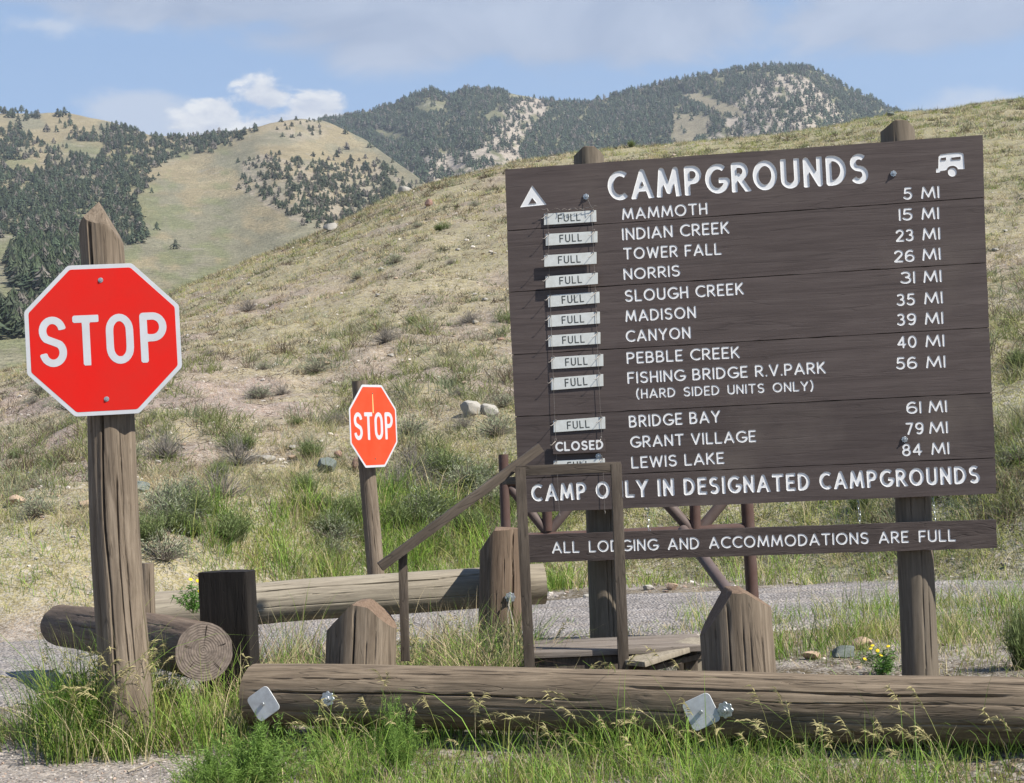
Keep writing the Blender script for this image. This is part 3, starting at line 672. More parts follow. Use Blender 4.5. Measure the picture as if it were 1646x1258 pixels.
# near rail log along the bottom, lying on low blocks
def g0(p): return Vector((p.x, p.y, float(H(p.x, p.y))))
nl0, nl1 = P(410, 1116, 8.5), P(1760, 1146, 6.98)
Ln = (nl1 - nl0).length
near_log = thing('guard_rail_log', 'long weathered log rail running across the bottom in front of the campground sign', 'log rail')
near_log.rotation_mode = 'QUATERNION'; near_log.location = nl0; near_log.rotation_quaternion = (nl1 - nl0).to_track_quat('Z', 'Y')
_cr = [(a, z0, z1, w, d) for a, z0, z1, w, d in [(-2.10, 0.0, 1.5, .008, .02), (-2.35, 0.9, 2.6, .007, .015), (-1.95, 1.9, 3.6, .010, .024), (-2.9, 0.2, 2.0, .006, .012), (-1.5, 0.3, 3.3, .007, .012), (-2.6, 2.2, 4.2, .006, .014), (-1.2, 1.2, 2.8, .006, .01), (-0.8, 0.1, 1.4, .006, .01)]]
# find which local angle faces the camera so cracks run over the visible side
def face_angle(o_q, at):
    inv = o_q.inverted(); v = inv @ (Vector((0, 0, EYE)) - Vector(at)); return math.atan2(v.y, v.x)
def up_angle(o_q):
    v = o_q.inverted() @ Vector((0, 0, 1)); return math.atan2(v.y, v.x)
fa = face_angle(near_log.rotation_quaternion, (nl0 + nl1) / 2); ua = up_angle(near_log.rotation_quaternion)
sg = 1 if math.sin(ua - fa) > 0 else -1
_cr = [(fa + sg * a, z0, z1, w, d) for a, z0, z1, w, d in [(0.05, 0.0, 1.9, .008, .022), (0.75, 0.4, 1.5, .005, .01), (0.98, 1.0, 3.0, .006, .012), (-0.25, 1.2, 2.4, .006, .012), (0.42, 1.9, 3.7, .010, .026), (0.15, 2.5, 4.1, .006, .012), (-0.45, 2.6, 4.2, .006, .01), (0.55, 0.1, 0.9, .005, .012), (-0.6, 0.2, 1.6, .006, .012), (0.85, 2.6, 4.2, .005, .01)]]
kn = [(fa + sg * 0.25, 0.98, 0.03, 0.006), (fa + sg * 0.2, 2.08, 0.03, 0.006), (fa + sg * 0.8, 2.7, 0.035, 0.006), (fa - sg * 0.1, 3.2, 0.02, 0.005)]
link('rail_trunk', log_mesh('rail_trunk', Ln, 0.148, 0.143, [W_RAIL, W_END], seg=200, dz=0.02, cracks=_cr, rough=0.03, knots=kn, seed=3, wav=0.03), near_log)
def plate_mesh(s, rr, bolt=True):
    b = MB(); pts = []
    for cx, cy, a0 in ((s - rr, s - rr, 0), (-s + rr, s - rr, 90), (-s + rr, -s + rr, 180), (s - rr, -s + rr, 270)):
        for k in range(5): a = math.radians(a0 + k * 22.5); pts.append((cx + rr * math.cos(a), cy + rr * math.sin(a)))
    b.prism(pts, -0.003, 0.003)
    me = b.mesh('plate', PLATE, bevel=0.0012, bseg=1)
    for v in me.vertices: v.co.y += 0.9 * (v.co.x ** 2 - 0.3 * v.co.x * v.co.z)
    b2 = MB(); b2.tube([(0, -0.001, 0), (0, -0.010, 0)], 0.010, 6); b2.tube([(0, 0.02, 0), (0, -0.001, 0)], 0.005, 6)
    return me, b2.mesh('screw', STEEL, bevel=0.001, bseg=1)
def washer_mesh():
    b = MB(); pts = [(0.034 * (1 + 0.10 * math.cos(8 * a)) * math.cos(a), 0.034 * (1 + 0.10 * math.cos(8 * a)) * math.sin(a)) for a in np.linspace(0, 2 * math.pi, 48, endpoint=False)]
    b.prism(pts, -0.005, 0.004); w = b.mesh('washer', STEEL, bevel=0.0015, bseg=1)
    b = MB(); b.tube([(0, -0.004, 0), (0, -0.018, 0)], 0.018, 6); b.tube([(0, 0.05, 0), (0, -0.030, 0)], 0.009, 10)
    return w, b.mesh('nut', STEEL, bevel=0.0015, bseg=1)
PL, SC = plate_mesh(0.067, 0.022); WA, NU = washer_mesh()
def on_log(px, py, off):
    """point on the near log's face under a photo position"""
    d = Vector(raydir(px, py)); o = Vector((0, 0, EYE)); ax = (nl1 - nl0).normalized()
    w = o - nl0; a = d - ax * d.dot(ax); b_ = w - ax * w.dot(ax); R = 0.146 + off
    A, B, C = a.dot(a), 2 * a.dot(b_), b_.dot(b_) - R * R
    t = (-B - math.sqrt(max(B * B - 4 * A * C, 0))) / (2 * A); p = o + d * t
    n = (p - nl0); n = (n - ax * n.dot(ax)).normalized(); return p, n
def hang_plate(px, py, spin, label, tiltz=0.0):
    p, n = on_log(px, py, 0.012)
    t = thing('metal_plate', label, 'metal plate', p); n = (n + Vector((-0.1, -0.6, 0.05))).normalized()
    t.rotation_mode = 'QUATERNION'; t.rotation_quaternion = (-n).to_track_quat('Y', 'Z') @ Matrix.Rotation(spin, 4, 'Y').to_quaternion()
    link('plate', PL, t); link('screw', SC, t)
hang_plate(423, 1131, math.radians(-32), 'bent square metal plate nailed to the left end of the long near log rail')
hang_plate(1127, 1144, math.radians(-24), 'bent square metal plate beside the right hand bolt of the long near log rail')
def bolt_on(px, py, parent_q=None):
    p, n = on_log(px, py, 0.004)
    for nm, me in (('washer', WA), ('nut', NU)):
        o = link(nm, me, near_log); w = (-n).to_track_quat('Y', 'Z')
        o.rotation_mode = 'QUATERNION'
        inv = near_log.rotation_quaternion.inverted()
        o.rotation_quaternion = inv @ w; o.location = inv @ (p - near_log.location)
bolt_on(527, 1123); bolt_on(1166, 1141)

def post(name, label, cat, pb, pt, r0, r1, mats, **kw):
    L = (Vector(pt) - Vector(pb)).length
    o = link(name, log_mesh(name, L, r0, r1, mats, **kw), label=label, cat=cat); orient(o, pb, pt); return o
# tall stop sign post (left)
pb, pt = P(213, 1240, 8.5), P(157, 324, 8.5)
stp = thing('stop_sign', 'large red stop sign on the tall pointed log post at left', 'stop sign', pb)
stp.rotation_mode = 'QUATERNION'; stp.rotation_quaternion = (pt - pb).to_track_quat('Z', 'Y'); Lp = (pt - pb).length
fa = face_angle(stp.rotation_quaternion, (pb + pt) / 2)      # local angle towards viewer; local +x near world x
tops = []
def plane(ang, slope, h): return (slope * math.cos(ang), slope * math.sin(ang), h)
wa = lambda deg: math.radians(deg)       # world angle: 0 = +x right, -90 = towards viewer
q = stp.rotation_quaternion
vx = q.inverted() @ Vector((1, 0, 0)); xa = math.atan2(vx.y, vx.x)
tops = [plane(xa + math.pi, 1.25, Lp), plane(xa, 2.1, Lp), plane(xa + wa(-80), 1.3, Lp + 0.01), plane(xa + wa(80), 2.2, Lp + 0.01), plane(xa + wa(-35), 1.9, Lp + 0.035)]
crk = [(fa - 0.35, 0.3, 2.6, .011, .035), (fa - 0.55, 2.05, 2.85, .018, .04), (fa + 0.15, 0.5, 1.6, .007, .016), (fa + 0.42, 0.5, 1.9, .006, .012), (fa - 0.95, 0.2, 2.2, .020, .018)]
link('log_post', log_mesh('log_post', Lp, 0.128, 0.106, [W_POST, W_CUT], seg=200, dz=0.02, cracks=crk, rough=0.055, top=tops, seed=9, wav=0.05, topmi=0, knots=[(fa + 0.7, 1.42, .02, .006), (fa + 0.75, 0.98, .02, .006)]), stp)
for c_ in stp.children:
    pass

# ---------------------------------------------------- lettering: stroke glyphs -> distance field -> outlines
def A(cx, cy, rx, ry, a0, a1, n=12):
    return [(cx + rx * math.cos(math.radians(a0 + (a1 - a0) * k / n)), cy + ry * math.sin(math.radians(a0 + (a1 - a0) * k / n))) for k in range(n + 1)]
GL = {
 'A': (.66, [[(0, 0), (.33, 1), (.66, 0)], [(.12, .30), (.54, .30)]]),
 'B': (.50, [[(0, 0), (0, 1), (.22, 1)] + A(.22, .76, .22, .24, 90, -90, 8) + [(0, .52)], [(.2, .52)] + A(.24, .26, .26, .26, 90, -90, 8) + [(0, 0)]]),
 'C': (.62, [A(.40, .5, .40, .5, 52, 308, 18)]),
 'D': (.58, [[(0, 0), (0, 1), (.14, 1)] + A(.14, .5, .44, .5, 90, -90, 14) + [(0, 0)]]),
 'E': (.42, [[(.42, 1), (0, 1), (0, 0), (.42, 0)], [(0, .51), (.36, .51)]]),
 'F': (.42, [[(.42, 1), (0, 1), (0, 0)], [(0, .50), (.36, .50)]]),
 'G': (.70, [A(.40, .5, .40, .5, 50, 345, 20) + [(.75, .42), (.44, .42)]]),
 'H': (.50, [[(0, 0), (0, 1)], [(.5, 0), (.5, 1)], [(0, .5), (.5, .5)]]),
 'I': (.0, [[(0, 0), (0, 1)]]),
 'K': (.50, [[(0, 0), (0, 1)], [(.46, 1), (0, .42)], [(.15, .58), (.50, 0)]]),
 'L': (.42, [[(0, 1), (0, 0), (.42, 0)]]),
 'M': (.78, [[(0, 0), (.10, 1), (.39, .12), (.68, 1), (.78, 0)]]),
 'N': (.54, [[(0, 0), (0, 1), (.54, 0), (.54, 1)]]),
 'O': (.76, [A(.38, .5, .38, .5, 0, 360, 28)]),
 'P': (.48, [[(0, 0), (0, 1), (.22, 1)] + A(.22, .73, .26, .27, 90, -90, 10) + [(0, .46)]]),
 'R': (.50, [[(0, 0), (0, 1), (.22, 1)] + A(.22, .74, .25, .26, 90, -90, 10) + [(0, .48)], [(.20, .48), (.50, 0)]]),
 'S': (.50, [A(.26, .755, .24, .245, 40, 262, 12) + A(.25, .255, .25, .255, 80, -150, 12)]),
 'T': (.56, [[(0, 1), (.56, 1)], [(.28, 1), (.28, 0)]]),
 'U': (.54, [[(0, 1), (0, .27)] + A(.27, .27, .27, .27, 180, 360, 12) + [(.54, 1)]]),
 'V': (.60, [[(0, 1), (.30, 0), (.60, 1)]]),
 'W': (.86, [[(0, 1), (.20, 0), (.43, .92), (.66, 0), (.86, 1)]]),
 'Y': (.58, [[(0, 1), (.29, .46), (.58, 1)], [(.29, .46), (.29, 0)]]),
 '0': (.54, [A(.27, .5, .27, .5, 0, 360, 24)]),
 '1': (.0, [[(0, 0), (0, 1)]]),
 '2': (.48, [A(.24, .74, .24, .26, 165, -35, 10) + [(0, 0), (.48, 0)]]),
 '3': (.46, [A(.20, .76, .22, .24, 140, -80, 10), A(.20, .27, .26, .27, 80, -145, 10)]),
 '4': (.54, [[(.40, 0), (.40, 1), (0, .28), (.54, .28)]]),
 '5': (.46, [[(.42, 1), (.08, 1), (.04, .56)] + A(.20, .31, .26, .31, 110, -145, 12)]),
 '6': (.54, [A(.30, .5, .30, .5, 60, 180, 8) + A(.27, .29, .27, .29, 170, 530, 20)]),
 '7': (.48, [[(0, 1), (.48, 1), (.12, 0)]]),
 '8': (.50, [A(.25, .76, .21, .24, 0, 360, 18), A(.25, .26, .25, .27, 0, 360, 18)]),
 '9': (.54, [A(.27, .71, .27, .29, -10, 350, 20) + [(.54, .62)] + A(.24, .5, .30, .5, 0, -120, 8)]),
 '(': (.18, [A(.42, .5, .42, .80, 128, 232, 10)]),
 ')': (.18, [A(-.24, .5, .42, .80, 52, -52, 10)]),
 '.': (.0, [[(0, .0), (0.001, .0)]]),
 # highway style letters for the stop signs
 's': (.42, [A(.21, .75, .21, .25, 5, 228, 16) + A(.21, .25, .21, .25, 48, -175, 16)]),
 't': (.40, [[(0, 1), (.40, 1)], [(.20, 1), (.20, 0)]]),
 'o': (.43, [A(.215, .70, .215, .30, 0, 180, 12) + A(.215, .30, .215, .30, 180, 360, 12) + [(.43, .7)]]),
 'p': (.42, [[(0, 0), (0, 1), (.20, 1)] + A(.20, .745, .22, .255, 90, -90, 12) + [(0, .49)]]),
}
def fill_loops(loops):
    """triangulate nested outlines by the even-odd rule; returns points and triangles"""
    K = 100.0; pts, ed = [], []
    for lp in loops:
        k = len(pts); m_ = len(lp); pts += [Vector((x * K, z * K)) for x, z in lp]; ed += [(k + i, k + (i + 1) % m_) for i in range(m_)]
    ov, oe, of, *_ = delaunay_2d_cdt(pts, ed, [], 0, 1e-5)
    W = np.array([(v.x / K, v.y / K) for v in ov]); Tt = np.array([f for f in of if len(f) == 3]); C = W[Tt].mean(1)
    par = np.zeros(len(C), bool)
    for lp in loops:
        a = np.array(lp); b = np.roll(a, -1, 0); lo, hi = a.min(0), a.max(0)
        ix = np.where((C[:, 0] >= lo[0]) & (C[:, 0] <= hi[0]) & (C[:, 1] >= lo[1]) & (C[:, 1] <= hi[1]))[0]
        if not len(ix): continue
        px_, py_ = C[ix, 0][:, None], C[ix, 1][:, None]
        cr = ((a[None, :, 1] > py_) != (b[None, :, 1] > py_)) & (px_ < (b[None, :, 0] - a[None, :, 0]) * (py_ - a[None, :, 1]) / (b[None, :, 1] - a[None, :, 1] + 1e-15) + a[None, :, 0])
        par[ix] ^= (cr.sum(1) % 2).astype(bool)
    return W, Tt[par]
_gc = {}
def glyph(ch, sw, sx, butt, shift=0):
    key = (ch, round(sw, 3), round(sx, 2), butt)
    if key in _gc and not shift: return _gc[key]
    w, strokes = GL[ch]; h = sw / 2; w = w * sx
    N = 34; cell = 1.0 / N; pad = 5
    over = 0.36 if ch in '()' else 0
    x0, x1, y0, y1 = -pad * cell, w + sw + pad * cell, -pad * cell - over, 1 + pad * cell + over
    x0 -= 0.31 * cell * shift; y0 -= 0.23 * cell * shift
    xs = np.arange(x0, x1 + cell, cell); ys = np.arange(y0, y1 + cell, cell)
    Xg, Yg = np.meshgrid(xs, ys); f = np.full(Xg.shape, 9.0)
    for st in strokes:
        pts = [(h + x * sx, h + y * (1 - sw)) for x, y in st]
        fs = np.full(Xg.shape, 9.0)
        for (ax, ay), (bx, by) in zip(pts[:-1], pts[1:]):
            dx, dy = bx - ax, by - ay; L2 = dx * dx + dy * dy + 1e-12
            t = np.clip(((Xg - ax) * dx + (Yg - ay) * dy) / L2, 0, 1)
            fs = np.minimum(fs, np.hypot(Xg - ax - t * dx, Yg - ay - t * dy) - h)
        if butt:
            closed = math.hypot(pts[0][0] - pts[-1][0], pts[0][1] - pts[-1][1]) < 0.01
            if not closed:
                for (e, p_) in ((pts[0], pts[1]), (pts[-1], pts[-2])):
                    dx, dy = e[0] - p_[0], e[1] - p_[1]; l = math.hypot(dx, dy); dx /= l; dy /= l
                    diag = abs(dx) > 0.12 and abs(dy) > 0.12
                    along = (Xg - e[0]) * dx + (Yg - e[1]) * dy
                    ext = h if not (ch in 'CSGs3') else 0.0
                    # square end: rectangle reaching ext past the end, cut level with the baseline or cap line when slanted
                    side = np.abs(-(Xg - e[0]) * dy + (Yg - e[1]) * dx)
                    rect = np.maximum(side - h, np.maximum(along - (ext * (1.6 if diag else 1.0)), -along - 0.05))
                    loc = np.hypot(Xg - e[0], Yg - e[1]) < h * 2.4
                    capsule_over = np.maximum(fs, np.where(loc, along - ext, -9))
                    fs = np.minimum(capsule_over, rect)
            if ch not in '()': fs = np.maximum(fs, np.maximum(-Yg, Yg - 1))
        f = np.minimum(f, fs)
    nx = len(xs); seg = {}
    def ip(a, b, pa, pb): t = a / (a - b); return (pa[0] + (pb[0] - pa[0]) * t, pa[1] + (pb[1] - pa[1]) * t)
    pos = {}
    def edge(i, j, k):   # k=0 horizontal edge from (i,j) to (i,j+1); k=1 vertical from (i,j) to (i+1,j)
        key2 = (i, j, k)
        if key2 not in pos:
            pos[key2] = ip(f[i, j], f[i, j + 1], (xs[j], ys[i]), (xs[j + 1], ys[i])) if k == 0 else ip(f[i, j], f[i + 1, j], (xs[j], ys[i]), (xs[j], ys[i + 1]))
        return key2
    f = np.where(np.abs(f) < 1e-6, 1e-6, f)
    nxt = {}
    for i in range(len(ys) - 1):
        for j in range(nx - 1):
            c = (f[i, j] < 0) | ((f[i, j + 1] < 0) << 1) | ((f[i + 1, j + 1] < 0) << 2) | ((f[i + 1, j] < 0) << 3)
            c = int(c)
            if c in (0, 15): continue
            B_, R_, T_, L_ = (i, j, 0), (i, j + 1, 1), (i + 1, j, 0), (i, j, 1)
            tab = {1: [(B_, L_)], 2: [(R_, B_)], 3: [(R_, L_)], 4: [(T_, R_)], 5: [(B_, L_), (T_, R_)], 6: [(T_, B_)], 7: [(T_, L_)], 8: [(L_, T_)], 9: [(B_, T_)], 10: [(R_, B_), (L_, T_)], 11: [(R_, T_)], 12: [(L_, R_)], 13: [(B_, R_)], 14: [(L_, B_)]}[c]
            for a, b in tab: nxt[edge(*a)] = edge(*b)
    loops = []; seen = set(); bad = False
    for s in list(nxt):
        if s in seen: continue
        lp = []; c = s
        while c not in seen and c in nxt: seen.add(c); lp.append(pos[c]); c = nxt[c]
        bad |= c != s
        if len(lp) < 6: continue
        # drop points on straight runs
        out = []
        n = len(lp)
        for k in range(n):
            a = out[-1] if out else lp[k - 1]; b = lp[k]; d = lp[(k + 1) % n]
            cr = abs((b[0] - a[0]) * (d[1] - a[1]) - (b[1] - a[1]) * (d[0] - a[0])) / (math.hypot(d[0] - a[0], d[1] - a[1]) + 1e-9)
            if cr > 0.0012 or (cr > 4e-5 and math.hypot(b[0] - a[0], b[1] - a[1]) > 0.06) or math.hypot(b[0] - a[0], b[1] - a[1]) > 0.5: out.append(b)
        o2 = []
        for q_ in out:
            if not o2 or math.hypot(q_[0] - o2[-1][0], q_[1] - o2[-1][1]) > 0.006: o2.append(q_)
        while len(o2) > 3 and math.hypot(o2[0][0] - o2[-1][0], o2[0][1] - o2[-1][1]) < 0.006: o2.pop()
        if len(o2) >= 3: loops.append(o2)
    if bad and shift < 6: return glyph(ch, sw, sx, butt, shift + 1)
    _gc[key] = (w + sw, loops); return _gc[key]
def text_loops(txt, width, height, sw=0.17, butt=False, gap=0.13, space=0.42):
    """loops in metres, baseline start at origin, total width fixed"""
    W = width / height
    def total(sx):
        t = 0
        for c in txt: t += (space * sx) if c == ' ' else GL[c][0] * sx + sw + gap
        return t - gap
    lo, hi = 0.3, 3.0
    for _ in range(30):
        m_ = (lo + hi) / 2
        if total(m_) < W: lo = m_
        else: hi = m_
    sx = lo; x = 0; res = []
    for c in txt:
        if c == ' ': x += space * sx; continue
        w, lps = glyph(c, sw, sx, butt)
        res.append([[((x + px_) * height, py_ * height) for px_, py_ in lp] for lp in lps])
        x += GL[c][0] * sx + sw + gap
    return res

# ------------------------------------------------------------------ the campground board
bR, bL = 9.72, 9.72 * 1.0416
c0, c1 = P(836, 824, bL), P(1601, 793, bR)
bx = Vector((c1.x - c0.x, c1.y - c0.y, 0)).normalized(); by = Vector((-bx.y, bx.x, 0))     # by: away from the viewer
B0 = Vector((c0.x, c0.y, c0.z)); BM = Matrix(((bx.x, by.x, 0, B0.x), (bx.y, by.y, 0, B0.y), (0, 0, 1, B0.z), (0, 0, 0, 1)))
BMi = BM.inverted()
def bp(px, py, y=0.0):
    """photo position -> board coordinates (x, z) on the plane at depth y"""
    d = Vector(raydir(px, py)); o = Vector((0, 0, EYE)); n = by
    t = ((B0 + by * y) - o).dot(n) / d.dot(n); q_ = BMi @ (o + d * t); return Vector((q_.x, q_.z))
def place_line(txt, x0, y0, x1, y1, hpx, sw=0.17, butt=False, gap=0.13, space=0.42, plane_y=0.0):
    a, b = bp(x0, y0, plane_y), bp(x1, y1, plane_y); hh = (bp((x0 + x1) / 2, (y0 + y1) / 2 - hpx, plane_y) - bp((x0 + x1) / 2, (y0 + y1) / 2, plane_y)).length
    ex = (b - a).normalized(); ey = Vector((-ex.y, ex.x))
    return [[[tuple(a + ex * u + ey * v) for u, v in lp] for lp in ch] for ch in text_loops(txt, (b - a).length, hh, sw, butt, gap, space)]
def carved(name, corners, groups, thick, depth, mat, parent, seed=0):
    """a plank with its letters cut in; groups = list of lists of loops (x,z)"""
    n = 40; edge = []
    r = np.random.default_rng(seed)
    for k in range(4):
        a, b = Vector(corners[k]), Vector(corners[(k + 1) % 4]); m_ = n if k % 2 == 0 else 6
        for i in range(m_):
            p = a.lerp(b, i / m_)
            if i: p += Vector((0, 1)) * float(r.normal(0, 0.0008)) if k % 2 == 0 else Vector((1, 0)) * float(r.normal(0, 0.0006))
            edge.append(tuple(p))
    loops = [edge] + [lp for g in groups for lp in g]
    W_, tris = fill_loops(loops)
    V = [(float(x), 0.0, float(z)) for x, z in W_]; Fc = [tuple(int(q_) for q_ in t) for t in tris]
    ne = len(edge); o0 = len(V); V += [(x, 0.0, z) for x, z in edge]; o1 = len(V)
    ctr = Vector((sum(p[0] for p in edge) / ne, sum(p[1] for p in edge) / ne))
    ed = [Vector(p) for p in edge]
    # small rounded arris, then sides and back
    for (grow, yy) in ((0.0016, 0.0018), (0.0016, thick)):
        for p in ed:
            dx = 1 if p.x > ctr.x else -1; dz = 1 if p.y > ctr.y else -1
            V.append((p.x + dx * grow * 0.0, yy, p.y + dz * 0.0))
    Fc += [(o0 + i, o0 + (i + 1) % ne, o1 + (i + 1) % ne, o1 + i) for i in range(ne)]
    Fc += [(o1 + i, o1 + (i + 1) % ne, o1 + ne + (i + 1) % ne, o1 + ne + i) for i in range(ne)]
    Fc.append(tuple(o1 + ne + i for i in range(ne)))
    me = bpy.data.meshes.new(name); me.from_pydata(V, [], Fc)
    bm = bmesh.new(); bm.from_mesh(me); bmesh.ops.remove_doubles(bm, verts=bm.verts, dist=1e-6); bmesh.ops.recalc_face_normals(bm, faces=bm.faces)
    for f_ in bm.faces:
        if abs(f_.normal.y) > 0.99 and f_.calc_center_median().y < 1e-5 and f_.normal.y > 0: f_.normal_flip()
    bm.to_mesh(me); bm.free(); me.materials.append(mat)
    return link(name, me, parent)
def letters(chars, depth, parent, mat=WHITE, name='letter', y0=0.0):
    return [letter(ch, depth, parent, mat, name, y0) for ch in chars]
def letter(loops, depth, parent, mat=WHITE, name='letter', y0=0.0):
    flat = [p for lp in loops for p in lp]; W_, tris = fill_loops(loops)
    floor_y = y0 + depth if y0 == 0 else y0          # cut letters have their floor behind, applied ones their face in front
    V = [(x, y0 + depth, z) for x, z in flat] + [(x, y0, z) for x, z in flat]; n = len(flat); o_ = len(V)
    V += [(float(x), floor_y, float(z)) for x, z in W_]; Fc = [tuple(int(q_) + o_ for q_ in t) for t in tris]
    k = 0
    for lp in loops:
        m_ = len(lp)
        for i in range(m_): Fc.append((k + i, k + (i + 1) % m_, n + k + (i + 1) % m_, n + k + i))
        k += m_
    me = bpy.data.meshes.new(name); me.from_pydata(V, [], Fc)
    me.materials.append(mat); return link(name, me, parent)
def emblem(poly_px, mtx=None):
    return [tuple(bp(x, y)) for x, y in poly_px]

sign = thing('campground_sign', 'big dark brown plank sign of campground names and distances on two log posts', 'sign')
sign.matrix_world = BM
Lft = [(812, 272), (815, 370.6), (818, 469.5), (823, 570), (828, 669.6), (833.2, 769), (836, 824)]
Rgt = [(1579.5, 216.5), (1582, 317), (1585.5, 422), (1590, 526), (1594.5, 631), (1599.8, 735.4), (1601.5, 793)]
T = place_line
s = dict(sw=0.165); S_ = 19.2
planks_txt = [
 [(5, [('CAMPGROUNDS', 978, 322.7, 1396.5, 294, 48, dict(sw=0.185, butt=True, gap=0.12))]),
  (1.8, [('MAMMOTH', 1000.3, 353.3, 1138, 344, 19.3, s), ('5', 1452.6, 320.9, 1467, 320.2, 20, s), ('MI', 1481, 319.5, 1510.8, 317.9, 20, s)])],
 [(1.8, [('INDIAN CREEK', 1000.5, 386, 1173, 375, 20, s), ('TOWER FALL', 1002.3, 417, 1160.3, 409, 19.5, s), ('NORRIS', 1002.9, 449.8, 1094, 443.6, 19, s),
       ('15', 1445.3, 354.8, 1467.7, 353.6, 20, s), ('MI', 1481.6, 353, 1510.3, 351.8, 20, s), ('23', 1440.4, 388.6, 1469.6, 387, 20, s), ('MI', 1483, 386, 1512, 384.6, 20, s), ('26', 1437.7, 421.7, 1471, 420.2, 20, s), ('MI', 1483, 419, 1513, 417, 20, s)])],
 [(1.8, [('SLOUGH CREEK', 1004.9, 485.2, 1196.3, 473, 20, s), ('MADISON', 1005.7, 517.3, 1119.5, 510.7, 19.5, s), ('CANYON', 1006.5, 549.7, 1111, 543.4, 19.5, s),
       ('31', 1448, 456, 1471.7, 455, 20, s), ('MI', 1484.7, 454.4, 1514.3, 452.8, 20, s), ('35', 1442, 491.6, 1471.7, 490.2, 20, s), ('MI', 1486, 489, 1516.3, 487.2, 20, s), ('39', 1442.6, 523.5, 1473.6, 522, 20, s), ('MI', 1487, 521.5, 1517, 520.2, 20, s)])],
 [(1.8, [('PEBBLE CREEK', 1007.8, 584.7, 1189.7, 575.2, 19.5, s), ('FISHING BRIDGE R.V.PARK', 1009, 616.6, 1327.9, 599.8, 19.5, s), ('(HARD SIDED UNITS ONLY)', 1023, 640.5, 1308.4, 627.5, 16, dict(sw=0.17, space=0.62)),
       ('40', 1443, 559.8, 1474.5, 558.2, 20, s), ('MI', 1488, 557.8, 1518.9, 556.5, 20, s), ('56', 1441.2, 593.8, 1475.4, 592.1, 20.2, s), ('MI', 1489, 591.6, 1520.6, 590.4, 20, s)])],
 [(1.8, [('BRIDGE BAY', 1011.6, 687, 1158.8, 678.6, 20, s), ('GRANT VILLAGE', 1013.6, 719.6, 1216, 710, 19.5, s), ('LEWIS LAKE', 1015.4, 752.8, 1165, 745, 19.5, s),
       ('61', 1457.5, 665, 1481.8, 664, 20, s), ('MI', 1493, 663.4, 1523, 662.2, 20, s), ('79', 1456.7, 698.8, 1485.8, 697.4, 20, s), ('MI', 1494, 697, 1524.4, 696, 20, s), ('84', 1450.7, 733, 1483, 731.4, 20, s), ('MI', 1497.6, 730.8, 1527, 729.5, 20, s)])],
 [(3.5, [('CAMP ONLY IN DESIGNATED CAMPGROUNDS', 854.7, 805.9, 1575.8, 776.3, 28.5, dict(sw=0.19, butt=True, gap=0.13, space=0.50))])],
]
for i, spec in enumerate(planks_txt):
    g = 0.0022
    a, b, c, d = bp(*Lft[i + 1]), bp(*Rgt[i + 1]), bp(*Rgt[i]), bp(*Lft[i])
    up = Vector((0, g if i < 5 else 0)); dn = Vector((0, g if i else 0))
    corners = [a + up, b + up, c - dn, d - dn]
    allg = []
    pieces = []
    for depth, lines in spec:
        for (txt, x0, y0, x1, y1, hp, kw) in lines:
            chs = place_line(txt, x0, y0, x1, y1, hp, **kw); allg += chs; pieces += [(ch, depth * 0.001, 'letter') for ch in chs]
    if i == 0:
        tent = [[tuple(bp(x, y)) for x, y in [(836.5, 332.8), (855.5, 297.5), (878.5, 328.5)]], [tuple(bp(x, y)) for x, y in [(850, 327.3), (855.5, 317.5), (862.5, 326.2)]]]
        def Bz(pts): return [tuple(bp(x, y)) for x, y in pts]
        Z = lambda x, y: (1200 + x / 3.691, 190 + y / 3.691)
        body = [Z(*q_) for q_ in [(1124, 298), (1138, 296), (1140, 228), (1150, 214), (1200, 206), (1262, 202), (1284, 206), (1288, 214), (1294, 300), (1252, 301)]]
        arch = [Z(1222 + 33 * math.cos(math.radians(a_)), 306 - 32 * math.sin(math.radians(a_)) * 0.8) for a_ in range(15, 170, 15)]
        body += arch + [Z(1188, 306), Z(1150, 312), Z(1148, 320), Z(1126, 322)]
        wheel = [Z(1221 + 26 * math.cos(a_), 319 + 26 * math.sin(a_)) for a_ in np.linspace(0, 2 * math.pi, 20, endpoint=False)]
        w1 = [Z(*q_) for q_ in [(1154, 234), (1184, 230), (1185, 246), (1155, 249)]]; w2 = [Z(*q_) for q_ in [(1216, 232), (1270, 226), (1272, 242), (1217, 246)]]
        trailer = [Bz(body), Bz(w1), Bz(w2)]; wl = [Bz(wheel)]
        for lp in (tent, trailer, wl): allg.append(lp)
        pieces += [(tent, 0.003, 'tent_symbol'), (trailer, 0.003, 'trailer_symbol'), (wl, 0.003, 'trailer_symbol')]
    pk = carved('plank', [tuple(q_) for q_ in corners], allg, 0.04, 0.008, BOARD, sign, seed=i)
    for lp, dp, nm in pieces: letter(lp, dp, pk, name=nm)
for i in range(1, 6):  # strips added behind the joints so no light shows through the gaps
    a, b = bp(*Lft[i]), bp(*Rgt[i]); m_ = MB(); m_.prism([(a.x + .004, a.y - .02), (b.x - .004, b.y - .02), (b.x - .004, b.y + .02), (a.x + .004, a.y + .02)], 0.0415, 0.06)
    link('gap_backing', m_.mesh('gap_backing', BOARD), sign)
# bolts that hold the board to its posts
def board_bolt(px, py):
    x, z = bp(px, py); o = link('washer', WA, sign); o.location = (x, -0.004, z); o.scale = (0.5,) * 3
    o = link('bolt_head', NU, sign); o.location = (x, -0.003, z); o.scale = (0.5,) * 3
for q_ in [(942, 316), (1436, 279), (962, 733), (1454, 706)]: board_bolt(*q_)

